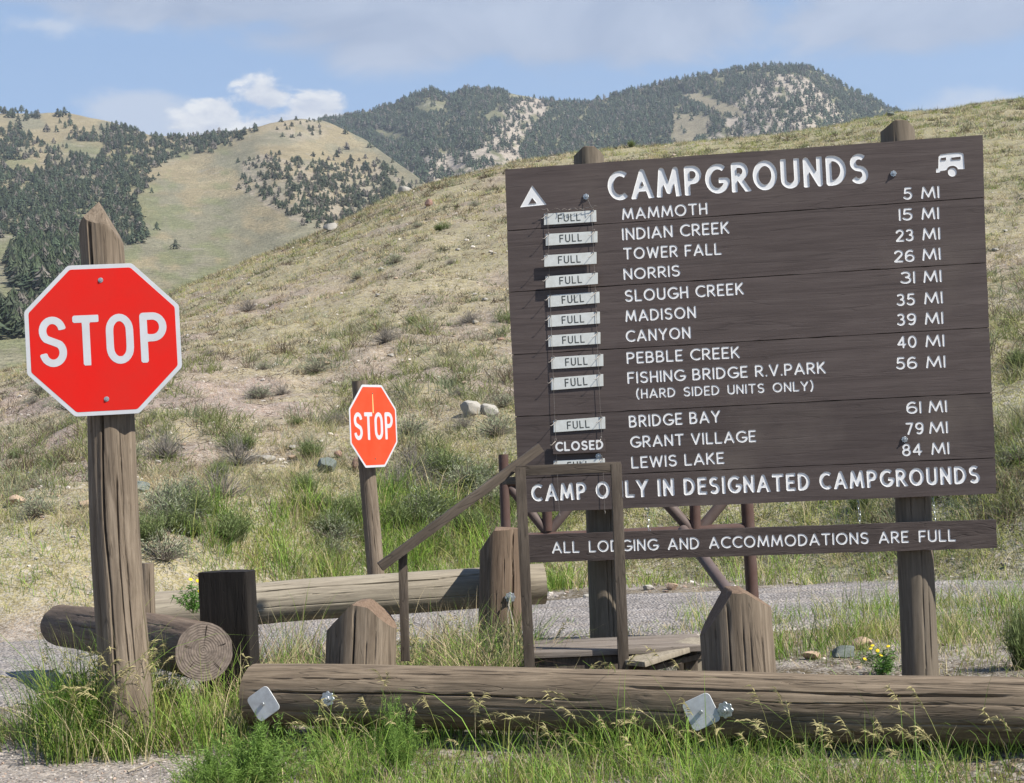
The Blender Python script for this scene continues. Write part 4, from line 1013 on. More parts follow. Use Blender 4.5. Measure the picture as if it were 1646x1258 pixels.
def sign_post(pxl, pyt, pxr, pytop, pxb, dep_t, seed, wtop):
    pass
for (xt, yt, xb, yb, w_, seed) in [(946, 238, 978, 1125, 52, 1), (1442, 196, 1481, 1120, 58, 2)]:
    # stands right behind the board
    dep = bL + 0.20 if xt < 1000 else bR + 0.22
    xb_, zb_ = xb, yb
    ptop = P(xt, yt, dep); pbot = P(xb, yb, dep)
    L = (ptop - pbot).length + 0.15
    q = (ptop - pbot).to_track_quat('Z', 'Y'); xa_ = math.atan2((q.inverted() @ Vector((1, 0, 0))).y, (q.inverted() @ Vector((1, 0, 0))).x)
    tp = [plane(xa_ + math.pi, 0.75, L + 0.02), plane(xa_, 0.80, L + 0.02), plane(xa_ - 1.4, 0.3, L + 0.02)]
    fa = math.atan2((q.inverted() @ Vector((0, -1, 0))).y, (q.inverted() @ Vector((0, -1, 0))).x)
    me_ = log_mesh('log_post', L, w_ / 2 * dep / F * 1.0, w_ / 2 * dep / F * 0.94, [W_SIGNPOST, W_CUT], seg=120, dz=0.04, rough=0.02, top=tp, seed=seed * 13, cracks=[(fa + 0.1, 0, 1.2, .006, .01), (fa + 0.5, 0.2, 2.5, .005, .01), (fa - 0.4, 1.0, L, .006, .012)])
    o = link('log_post', me_, sign); o.matrix_parent_inverse = BM.inverted(); o.rotation_mode = 'QUATERNION'; o.rotation_quaternion = q; o.location = pbot - (ptop - pbot).normalized() * 0.15

# hanging board: ALL LODGING AND ACCOMMODATIONS ARE FULL
lodging = thing('lodging_board', 'narrow brown board about full lodging hanging under the campground sign', 'sign'); lodging.matrix_world = BM
crn = [bp(850.5, 904), bp(1602.5, 880.5), bp(1601.5, 835), bp(849, 859.5)]
lp = place_line('ALL LODGING AND ACCOMMODATIONS ARE FULL', 887.8, 889.3, 1536.8, 869.7, 19.5, sw=0.16, space=0.62)
pk = carved('plank', [tuple(q_) for q_ in crn], lp, 0.036, 0.004, BOARD2, lodging, seed=22); letters(lp, 0.002, pk)
def chain(px0, py0, px1, py1, n, yy=0.02, w=0.005, parent=lodging, wob=0.0):
    a, b = bp(px0, py0, yy), bp(px1, py1, yy)
    for k in range(n):
        t = (k + 0.5) / n; c = a.lerp(b, t); l = (b - a).length / n * 0.68
        pts = [(math.cos(q_) * w * 1.1, 0, math.sin(q_) * l) for q_ in np.linspace(0, 2 * math.pi, 10, endpoint=False)]
        m_ = MB(); m_.tube(pts, 0.0016, 5, closed=True); o = link('chain_link', m_.mesh('chain_link', STEEL), parent)
        o.location = (c.x + wob * math.sin(k * 1.7), yy, c.y); o.rotation_euler = (0, 0.1, (k % 2) * 1.57)
chain(1041, 810, 1043, 856, 9, wob=0.004); chain(1379, 801, 1383, 842, 8, wob=0.004); chain(1499, 796, 1504, 839, 8)

# ---- FULL plates
plates = [((874.5, 343.5), (874.5, 361.5), (958.2, 337.5), (958.7, 356.2), 0.007, 'MAMMOTH'),
 ((877.3, 375.8), (877.3, 394.7), (960.2, 371.4), (960.5, 389.3), 0.007, 'INDIAN CREEK'),
 ((874.8, 410), (874.8, 428.6), (958.7, 404.9), (959, 423.6), 0.026, 'TOWER FALL'),
 ((877, 443.9), (877, 462.3), (960.8, 438), (961, 456), 0.026, 'NORRIS'),
 ((880.4, 474.5), (881.5, 493.6), (963.3, 468.6), (964, 486.6), 0.008, 'SLOUGH CREEK'),
 ((880.7, 506.9), (881, 525.5), (964, 500.7), (964.5, 519.6), 0.006, 'MADISON'),
 ((881.4, 539), (881.8, 557.4), (964.9, 533.6), (965.2, 552.3), 0.006, 'CANYON'),
 ((886, 574), (886.6, 593), (969.5, 568.9), (970, 588), 0.006, 'PEBBLE CREEK'),
 ((885.3, 607.5), (886, 627), (969.5, 601), (970, 620.2), 0.006, 'FISHING BRIDGE'),
 ((889, 676), (889.6, 694.7), (972.5, 669.6), (973.2, 688.8), 0.006, 'BRIDGE BAY'),
 ((889.9, 740.5), (890.5, 759.5), (972, 736.4), (973, 755), 0.006, 'LEWIS LAKE')]
def hooks(parent, pts, yy, long=0.045):
    for k, (x, z) in enumerate(pts):
        b = MB()
        a_ = np.linspace(-0.5 * math.pi, 1.45 * math.pi, 9)
        ring = [(x + 0.006 * math.cos(q_), yy - 0.003, z + 0.004 + 0.009 * math.sin(q_)) for q_ in a_]
        b.tube(ring, 0.0013, 5)
        s_ = -1
        b.tube([(x, yy - 0.004, z - 0.003), (x + s_ * 0.010, yy - 0.016, z - 0.014), (x + s_ * 0.022, yy - 0.026, z - 0.026), (x + s_ * 0.030, yy - 0.028, z - 0.024)], 0.0017, 5)
        link('hook', b.mesh('hook', WIRE), parent)
for (tl, bl, tr, br, yy, nm) in plates:
    t = thing('status_plate', f'white FULL plate hanging beside the words {nm} on the brown sign', 'sign plate', group='white FULL plates hanging on the brown sign'); t.matrix_world = BM
    a, b, c, d = bp(*bl, -yy), bp(*br, -yy), bp(*tr, -yy), bp(*tl, -yy)
    m_ = MB(); m_.prism([tuple(a), tuple(b), tuple(c), tuple(d)], -yy - 0.0015, -yy + 0.0015)
    link('panel', m_.mesh('panel', ENAMEL, bevel=0.0007, bseg=1), t)
    e = (b - a); hh = (d - a)
    x0, x1 = (0.27, 0.70)
    p0 = a + e * x0 + hh * 0.19; ex = e.normalized(); ey = Vector((-ex.y, ex.x))
    lps = [[[tuple(p0 + ex * u + ey * v) for u, v in lp] for lp in ch] for ch in text_loops('FULL', e.length * (x1 - x0), hh.length * 0.66, 0.13, True, 0.22)]
    letters(lps, 0.0006, t, PLATETEXT, y0=-yy - 0.0022)
    hooks(t, [tuple(a + e * 0.045 + hh * 0.93), tuple(a + e * 0.93 + hh * 0.93)], -yy)
cl = thing('closed_plate', 'brown plate with white CLOSED lettering hanging beside the words GRANT VILLAGE', 'sign plate'); cl.matrix_world = BM
a, b, c, d = bp(889, 730, -0.02), bp(973, 726.5, -0.02), bp(972.5, 705, -0.02), bp(888.5, 708.5, -0.02)
m_ = MB(); m_.prism([tuple(a), tuple(b), tuple(c), tuple(d)], -0.022, -0.016); link('panel', m_.mesh('panel', BOARD, bevel=0.001, bseg=1), cl)
lp = place_line('CLOSED', 893, 725.7, 970, 722, 15.5, sw=0.19, plane_y=-0.022); letters(lp, 0.0008, cl, y0=-0.0232)
hooks(cl, [tuple(bp(893, 708, -0.02)), tuple(bp(966, 705, -0.02))], -0.02)
wires = thing('hanging_wires', 'two thin vertical wires carrying the row of white plates on the brown sign', 'wires'); wires.matrix_world = BM
for pts in ([(880, 337), (884, 470), (889, 600), (893, 700), (899, 825)], [(951, 332), (957, 470), (962, 600), (967, 700), (972, 820)]):
    b = MB(); q_ = []
    for (x, y) in pts: v = bp(x, y, -0.012); q_.append((v.x, -0.012, v.y))
    b.tube(q_, 0.0011, 5)
    e = q_[-1]; b.tube([e, (e[0] + 0.002, e[1], e[2] - 0.012), (e[0] + 0.001, e[1], e[2] - 0.022)], [0.002, 0.004, 0.001], 6)
    link('wire', b.mesh('wire', WIRE), wires)
b = MB(); r_ = random.Random(4); pts = []
for k in range(26):
    v = bp(872 + 88 * k / 25, 338 - 5.5 * k / 25 + r_.uniform(-3, 2.5), -0.02); pts.append((v.x, -0.02 + r_.uniform(-0.008, 0.006), v.y))
b.tube(pts, 0.0014, 5); v = bp(944, 318, -0.01); b.tube([(v.x, -0.012, v.y), pts[22], pts[25]], 0.0014, 5); link('wire', b.mesh('wire', WIRE), wires)

# ------------------------------------------------------------------ stop signs
def octagon(rad): return [(rad * math.cos(math.radians(22.5 + 45 * k)), rad * math.sin(math.radians(22.5 + 45 * k))) for k in range(8)]
def round_poly(poly, r, n=5):
    out = []; m_ = len(poly)
    for i in range(m_):
        p, a, b = Vector(poly[i]), Vector(poly[i - 1]), Vector(poly[(i + 1) % m_])
        u, v = (a - p).normalized(), (b - p).normalized()
        for k in range(n):
            t = k / (n - 1); out.append(tuple(p + u * r * (1 - t) ** 2 + v * r * t ** 2))
    return out
def stop_face(root, flat, red, mtx, bolts=True, drip=False):
    """flat-to-flat width in metres; built facing -y in the frame mtx"""
    R = flat / 2 / math.cos(math.radians(22.5))
    def mk(name, poly, y0, y1, mat):
        b = MB(); b.prism(poly, y0, y1); o = link(name, b.mesh(name, mat, bevel=0.0005, bseg=1), root); o.matrix_local = mtx; return o
    mk('white_border', round_poly(octagon(R), 0.012), -0.0015, 0.0015, SIGN_WHITE)
    mk('red_panel', round_poly(octagon(R * 0.945), 0.010), -0.0024, -0.0010, red)
    h = flat * 0.333; w = flat * 0.825; sw = 0.145
    lps = text_loops('stop', w, h, sw, True, 0.13)
    lps = [[[(x - w / 2, z - h / 2) for x, z in lp] for lp in ch] for ch in lps]
    for o in letters(lps, 0.0004, root, SIGN_WHITE, y0=-0.0031): o.matrix_local = mtx
    for sgn in (1, -1):
        b = MB(); b.tube([(0, -0.002, sgn * flat * 0.395), (0, -0.005, sgn * flat * 0.395)], 0.0125, 20); b.tube([(0, -0.004, sgn * flat * 0.395), (0, -0.011, sgn * flat * 0.395)], 0.007, 6)
        if not bolts: b = MB(); b.tube([(0, -0.002, sgn * flat * 0.395), (0, -0.006, sgn * flat * 0.395)], 0.008, 8)
        o = link('bolt', b.mesh('bolt', STEEL if bolts else W_BROWN, bevel=0.0008, bseg=1), root); o.matrix_local = mtx
def frame_mtx(center, yaw, roll, root):
    W = Matrix.Translation(center) @ Matrix.Rotation(yaw, 4, 'Z') @ Matrix.Rotation(roll, 4, 'Y')
    RW = Matrix.Translation(root.location) @ (root.rotation_quaternion.to_matrix().to_4x4() if root.rotation_mode == 'QUATERNION' else root.rotation_euler.to_matrix().to_4x4())
    return RW.inverted() @ W
c = P(166.5, 545.5, 8.36); c2 = P(289.5, 541, 8.36)
stop_face(stp, 0.742, RED, frame_mtx(c, math.radians(10), math.radians(-0.9), stp))
pb2, pt2 = P(609, 975, 15.95), P(578, 612, 15.95)
st2 = thing('stop_sign', 'smaller orange red stop sign turned sideways on a thin post', 'stop sign', pb2)
st2.rotation_mode = 'QUATERNION'; st2.rotation_quaternion = (pt2 - pb2).to_track_quat('Z', 'Y')
L2_ = (pt2 - pb2).length
fa = face_angle(st2.rotation_quaternion, pb2)
link('log_post', log_mesh('log_post', L2_, 0.082, 0.074, [W_POST, W_END], seg=90, dz=0.04, rough=0.02, cracks=[(fa + 0.1, 0, 1.6, .004, .01), (fa - 0.4, 0.3, 1.4, .004, .008)], seed=31), st2)
stop_face(st2, 0.765, RED2, frame_mtx(P(600.5, 684.5, 15.80), math.radians(60), math.radians(-0.3), st2), bolts=False)
b = MB(); b.prism([(-0.010, 0.12), (0.010, 0.12), (0.006, 0.30), (-0.006, 0.30)], -0.0036, -0.0033)
o = link('rust_streak', b.mesh('rust_streak', plain('pale_rust_streak', (0.75, 0.38, 0.16), 0.6)), st2); o.matrix_local = frame_mtx(P(600.5, 684.5, 15.80), math.radians(60), math.radians(-0.3), st2)

# ------------------------------------------------------------------ bollards, rails behind
def bollard(name, label, pxl, pxr, ytop, dep, ybot, mats, planes, seed, cracks=(), flats=(), knots=(), xt=None, rough=0.03, w1=0.97):
    xc = (pxl + pxr) / 2; w = (pxr - pxl) * dep / F
    pb = P(xc + 3, ybot, dep); pt_ = P((xt or xc - (ybot - ytop) * 0.03), ytop, dep); L = (pt_ - pb).length
    q = (pt_ - pb).to_track_quat('Z', 'Y'); inv = q.inverted(); xa = math.atan2((inv @ Vector((1, 0, 0))).y, (inv @ Vector((1, 0, 0))).x)
    tp = [plane(xa + math.radians(a), sl, L + dh) for a, sl, dh in planes]
    me = log_mesh(name, L, w / 2, w / 2 * w1, mats, seg=160, dz=0.02, rough=rough, top=tp, seed=seed, cracks=[(xa + math.radians(a), z0 * L, z1 * L, ww, dd) for a, z0, z1, ww, dd in cracks], flats=[(xa + math.radians(a), d_ * w / 2) for a, d_ in flats], knots=[(xa + math.radians(a), z_ * L, rr, hh) for a, z_, rr, hh in knots], topmi=1)
    o = link(name, me, label=label, cat='wooden post'); o.location = pb; o.rotation_mode = 'QUATERNION'; o.rotation_quaternion = q
    return o
bA = bollard('log_bollard', 'thick round log bollard with a sloping top behind the left half of the near rail', 515, 628, 963, 9.0, 1165, [W_POST, W_CUT], [(172, 1.00, 0.0), (-8, 0.95, 0.035), (-75, 0.42, 0.05), (80, 0.8, 0.05)], 5,
   cracks=[(-95, 0, 1, .010, .03), (-60, 0, .9, .005, .012), (-120, 0, .8, .005, .012), (-40, 0, .8, .005, .01), (-75, 0.2, 1, .004, .01), (-140, 0, 1, .006, .012)], xt=583)
bB = bollard('log_bollard', 'thick log bollard with a steep pointed top right of the handrail', 1132, 1250, 946, 8.25, 1180, [W_POST, W_CUT], [(180, 1.45, 0.03), (-5, 0.68, 0.022), (-70, 0.25, 0.03)], 8,
   cracks=[(-108, 0.1, 1, .008, .024), (-70, 0, .9, .005, .012), (-85, 0.3, 1, .004, .01), (-130, 0, 1, .006, .012), (-50, 0, .9, .005, .01)], knots=[(-72, 0.28, 0.035, 0.010)], xt=1178)
bC = bollard('flat_post', 'dark flat sawn post standing behind the cut end of the left log rail', 324, 417, 918, 9.55, 1150, [W_DARK, W_DARK], [(0, 0.02, 0)], 12, flats=[(-106, 0.40)], cracks=[(-110, 0, 1, .005, .01), (-130, 0.3, 1, .004, .01)])
bF = bollard('log_bollard', 'brown log bollard with a slanted top and a roped bolt by the handrail', 765, 836, 848, 11.82, 1035, [W_BROWN, W_CUT], [(180, 1.5, 0.06), (0, 0.02, 0.0), (-100, 0.3, 0.03)], 15,
   cracks=[(-55, 0, 1, .008, .03), (-100, 0, .5, .005, .01), (-80, 0.2, .8, .004, .01)], xt=806)
# small weathered post glimpsed right behind the tall stop sign post
bollard('marker_post', 'slim pale weathered post half hidden behind the tall stop sign post', 226, 249, 905, 10.2, 1080, [W_POST, W_END], [(180, 1.2, 0.03), (0, 0.4, 0.02)], 19, cracks=[(-60, 0, 1, .004, .01)], xt=236)

def rail(name, label, p0, p1, r0, r1, mats, cracks, seed, rough=0.03):
    L = (p1 - p0).length
    q = (p1 - p0).to_track_quat('Z', 'Y'); fa = face_angle(q, (p0 + p1) / 2); ua = up_angle(q); sg = 1 if math.sin(ua - fa) > 0 else -1
    me_ = log_mesh(name, L, r0, r1, mats, seg=150, dz=0.03, rough=rough, seed=seed, wav=0.03, cracks=[(fa + sg * a, z0 * L, z1 * L, w, d) for a, z0, z1, w, d in cracks])
    o = link(name, me_, label=label, cat='log rail')
    o.rotation_mode = 'QUATERNION'; o.rotation_quaternion = q; o.location = p0; return o
# left log: its cut end points at the viewer
e0, e1 = P(327, 1046, 8.72), P(98, 1003, 12.0)
lg = rail('guard_rail_log', 'dark log rail whose sawn end with growth rings faces the viewer at left', e0, e1, 0.150, 0.142, [W_DARK if False else W_BROWN, W_END], [(0.6, 0, .8, .006, .012), (0.1, .1, .9, .006, .012), (-0.5, 0, .7, .005, .01)], 21, 0.04)
# radial checks in the sawn end
ax = (e0 - e1).normalized(); sx_ = ax.cross(Vector((0, 0, 1))).normalized(); sy_ = sx_.cross(ax)
b = MB()
for k, (an, l0, l1) in enumerate([(0.35, .05, .10), (1.75, .015, .13), (2.9, .07, .12), (4.0, .03, .135), (5.5, .06, .10)]):
    u = sx_ * math.cos(an) + sy_ * math.sin(an); v = sx_ * -math.sin(an) + sy_ * math.cos(an); o_ = e0 + ax * 0.004
    p = [o_ + u * l0, o_ + u * ((l0 + l1) / 2) + v * 0.001, o_ + u * l1 + v * 0.0026, o_ + u * l1 - v * 0.0022, o_ + u * ((l0 + l1) / 2) - v * 0.001]
    b.add(p, [(0, 1, 2, 3, 4)])
crk_m = b.mesh('end_crack', plain('crack_shadow_wood', (0.02, 0.015, 0.012), 1.0), smooth=False)
o = link('end_crack', crk_m, lg); o.matrix_parent_inverse = (Matrix.Translation(lg.location) @ lg.rotation_quaternion.to_matrix().to_4x4()).inverted()
t = thing('metal_plate', 'narrow metal plate on the side of the left log rail next to its sawn end', 'metal plate', P(292, 1062, 8.72)); t.rotation_euler = (0.15, math.radians(8), math.radians(-62)); t.scale = (0.5, 1, 0.62)
link('plate', PL, t); link('screw', SC, t)
# far log
rail('guard_rail_log', 'pale grey log rail lying along the far side behind the bollards', P(236, 985, 11.75), P(874, 939, 12.2), 0.140, 0.146, [W_GREY, W_END], [(0.65, 0.1, .9, .007, .018), (0.2, .3, .8, .004, .008), (0.9, .0, .5, .004, .01), (-0.3, .2, 1, .005, .01)], 27)

# rope and bolt on the bollard by the handrail
rp = thing('rope', 'frayed pale rope dangling from the bolt of the bollard left of the handrail', 'rope')
b = MB(); pts = [P(820 + dx, y, 11.62) for dx, y in [(0, 960), (-3, 972), (1, 985), (4, 1000), (5, 1018), (9, 1035), (8, 1050)]]
b.tube(pts, 0.006, 7); b.tube([P(820, 962, 11.62), P(816, 985, 11.62), P(817, 1010, 11.62)], 0.004, 6)
link('strand', b.mesh('strand', plain('pale_rope', (0.42, 0.38, 0.32), 0.9, var=0.5, scale=120)), rp)
_binv = (Matrix.Translation(bF.location) @ bF.rotation_quaternion.to_matrix().to_4x4()).inverted()
for nm, me in (('washer', WA), ('nut', NU)):
    o = link(nm, me, bF); o.matrix_local = _binv @ Matrix.Translation(P(820, 960, 11.66)) @ Matrix.Rotation(0.15, 4, 'Z')

# ------------------------------------------------------------------ steps with handrail
def bar(mb, p0, p1, w, h, up=Vector((0, 0, 1))):
    p0, p1 = Vector(p0), Vector(p1); z = (p1 - p0).normalized()
    side = z.cross(up).normalized() if abs(z.dot(up)) < 0.95 else z.cross(Vector((0, 1, 0))).normalized(); u = side.cross(z)
    vs = [p + side * a * w / 2 + u * c * h / 2 for p in (p0, p1) for a, c in ((-1, -1), (1, -1), (1, 1), (-1, 1))]
    mb.add(vs, [(0, 1, 2, 3), (7, 6, 5, 4), (0, 4, 5, 1), (1, 5, 6, 2), (2, 6, 7, 3), (3, 7, 4, 0)])
def bar_obj(name, p0, p1, w, h, mat, parent, bev=0.003):
    c = Vector(p0); d = Vector(p1) - c; q = d.to_track_quat('Z', 'Y'); b = MB(); b.box(-w / 2, w / 2, -h / 2, h / 2, 0, d.length)
    me = b.mesh(name, mat, bevel=bev, bseg=2); o = link(name, me, parent); o.location = c; o.rotation_mode = 'QUATERNION'
    o.rotation_quaternion = q; return o
hr = thing('step_platform', 'brown wooden step platform with a sloping handrail in front of the sign', 'steps')
DY = 9.05
bar_obj('handrail_post', P(853, 1112, DY), P(836, 752, DY), 0.056, 0.056, FRAME, hr)
bar_obj('handrail_post', P(1004, 1112, DY), P(990, 745, DY), 0.056, 0.056, FRAME, hr)
bar_obj('top_rail', P(829, 757, DY - 0.002), P(998, 750, DY - 0.002), 0.046, 0.054, FRAME, hr)
bar_obj('sloped_rail', P(611, 911, DY - 0.10), P(869, 719, DY + 0.09), 0.042, 0.050, FRAME, hr)
bar_obj('handrail_post', P(652, 1062, DY + 0.02), P(647, 886, DY + 0.02), 0.046, 0.046, FRAME, hr)
bar_obj('cross_rail', P(838, 771, DY + 0.05), P(812, 773, 9.6), 0.04, 0.04, FRAME, hr)
DECK = wood('grey_deck_boards', (0.13, 0.105, 0.085), (0.20, 0.17, 0.145), (0.28, 0.245, 0.215), grain=(1.0, 14, 14), crack=0.4)
zt_ = 0.375
pl_, pr_ = P(852, 1049, 9.1), P(1122, 1042, 9.35)
x0_, x1_ = pl_.x, 0.98
for k in range(4):
    y0_ = 9.10 + k * 0.15; b = MB(); b.box(x0_ - 0.0 + 0.01 * (k % 2), x1_ - 0.015 * (k % 3), y0_, y0_ + 0.142, pl_.z - 0.032, pl_.z + 0.002 * (k % 2))
    link('deck_board', b.mesh('deck_board', DECK, bevel=0.004), hr)
b = MB(); b.box(x0_ + 0.01, x1_ - 0.32, 9.125, 9.16, pl_.z - 0.30, pl_.z - 0.036); link('riser_board', b.mesh('riser_board', FRAME, bevel=0.004), hr)
for xx in (x0_ + 0.02, x1_ - 0.12):
    for yy in (9.2, 9.62):
        b = MB(); b.box(xx, xx + 0.07, yy, yy + 0.07, -0.05, pl_.z - 0.034); link('leg', b.mesh('leg', FRAME, bevel=0.004), hr)
b = MB(); bar(b, P(1016, 1066, 8.98), P(1130, 1029, 9.3), 0.20, 0.028)
link('loose_board', b.mesh('loose_board', W_GREY, bevel=0.004), label='loose grey board lying tilted on the right end of the step platform', cat='board')
b = MB(); bar(b, P(1030, 1074, 9.05), P(1132, 1048, 9.32), 0.14, 0.03)
link('loose_board', b.mesh('loose_board', FRAME, bevel=0.004), label='brown board under the tilted grey board at the platform end', cat='board')
bar_obj('corner_post', P(1124, 1105, 9.25), P(1121, 1046, 9.25), 0.035, 0.06, W_GREY, hr)

# ------------------------------------------------------------------ pipe gate behind the sign
pg = thing('pipe_gate', 'brown steel pipe gate frame with diagonal braces behind the campground sign', 'gate')
DG = 12.3
def pipe(p0, p1, r, nm):
    b = MB(); b.tube([p0, Vector(p0).lerp(Vector(p1), 0.5), p1], r, 18); link(nm, b.mesh(nm, PIPE_DULL if nm == 'brace_pipe' else PIPE), pg)
r9 = 0.043
pipe(P(818, 1000, DG), P(809, 730, DG), 0.036, 'upright_pipe')
pipe(P(880, 853, DG), P(878, 765, DG), 0.036, 'upright_pipe'); pipe(P(1118, 851, DG), P(1115, 752, DG), 0.040, 'upright_pipe')
pipe(P(1211, 985, DG), P(1197, 742, DG), 0.046, 'upright_pipe')
pipe(P(812, 775, DG), P(1200, 752, DG), 0.036, 'rail_pipe'); pipe(P(812, 866, DG), P(1206, 848, DG), 0.036, 'rail_pipe')
pipe(P(880, 856, DG + .01), P(819, 782, DG + .01), 0.034, 'brace_pipe'); pipe(P(882, 856, DG + .02), P(948, 775, DG + .02), 0.034, 'brace_pipe')
pipe(P(1117, 858, DG + .01), P(1052, 787, DG + .01), 0.040, 'brace_pipe'); pipe(P(1120, 858, DG + .02), P(1192, 770, DG + .02), 0.040, 'brace_pipe')
pipe(P(1098, 852, DG - .05), P(1186, 972, DG - 1.2), 0.040, 'brace_pipe')

# ------------------------------------------------------------------ plants and stones
def ribbons(base, dirv, length, droop, width, segs, c0, c1, taper=0.8):
    """curved blades: base (n,3), direction (n,3), returns V, T, C"""
    n = len(base); dirv = dirv / np.linalg.norm(dirv, axis=1, keepdims=True)
    ra = rng.normal(size=(n, 3)); ra[:, 2] *= 0.3
    side = np.cross(dirv, ra); side /= np.linalg.norm(side, axis=1, keepdims=True) + 1e-9
    V = np.zeros((n, 2 * segs + 1, 3)); C = np.zeros((n, 2 * segs + 1, 3))
    hd = dirv.copy(); hd[:, 2] = 0; hn = np.linalg.norm(hd, axis=1, keepdims=True) + 1e-6; hd = hd / hn
    for k in range(segs + 1):
        t = k / segs
        p = base + dirv * (length * t)[:, None] + hd * (droop * length * 0.55 * t * t)[:, None]; p[:, 2] -= droop * length * 0.6 * t * t * t
        w = width * (1 - t) ** taper if k else width * 0.8
        cc = c0 + (c1 - c0) * t
        if k < segs: V[:, 2 * k] = p - side * (w / 2)[:, None]; V[:, 2 * k + 1] = p + side * (w / 2)[:, None]; C[:, 2 * k] = C[:, 2 * k + 1] = cc
        else: V[:, 2 * k] = p; C[:, 2 * k] = cc
    f = []
    for k in range(segs - 1): a = 2 * k; f += [(a, a + 1, a + 3), (a, a + 3, a + 2)]
    a = 2 * (segs - 1); f.append((a, a + 1, a + 2))
    T = (np.array(f)[None] + (np.arange(n) * (2 * segs + 1))[:, None, None]).reshape(-1, 3)
    return V.reshape(-1, 3), T, C.reshape(-1, 3), V[:, -1]
def join(parts):
    off = 0; V, T, C = [], [], []
    for p in parts: V.append(p[0]); T.append(p[1] + off); C.append(p[2]); off += len(p[0])
    return np.concatenate(V), np.concatenate(T), np.concatenate(C)
PAL = dict(straw=(0.50, 0.42, 0.25), olive=(0.30, 0.32, 0.095), green=(0.155, 0.25, 0.05), lush=(0.23, 0.36, 0.06), sage=(0.33, 0.35, 0.23), dry=(0.47, 0.38, 0.24), brown=(0.28, 0.195, 0.115))
def pick(n, w):
    k = list(w); p = np.array([w[q] for q in k], float); p /= p.sum(); ix = rng.choice(len(k), n, p=p)
    c = np.array([PAL[q] for q in k])[ix]; return c * rng.uniform(0.75, 1.2, (n, 1)) + rng.uniform(-0.01, 0.01, (n, 3))
def rdir(n, spread, wind=(0, 0)):
    a = rng.uniform(0, 2 * math.pi, n); s = np.abs(rng.normal(0, spread, n)); return np.stack([np.cos(a) * s + wind[0], np.sin(a) * s + wind[1], np.ones(n)], -1)
def tufts(cx, cy, nb, h, rad, w, spread, pal, segs=2, droop=(0.1, 0.6), sharp_c=None):
    """nb blades for each tuft centre"""
    n = len(cx) * nb; X = np.repeat(cx, nb) + rng.normal(0, 1, n) * np.repeat(rad, nb); Y = np.repeat(cy, nb) + rng.normal(0, 1, n) * np.repeat(rad, nb)
    Z = H(X, Y) - 0.01; c = np.repeat(pal, nb, 0) * rng.uniform(0.8, 1.2, (n, 1))
    hh = np.repeat(h, nb) * rng.uniform(0.55, 1.15, n)
    return ribbons(np.stack([X, Y, Z], -1), rdir(n, spread), hh, rng.uniform(*droop, n), np.repeat(w, nb), segs, c * 0.85, c * 1.05)

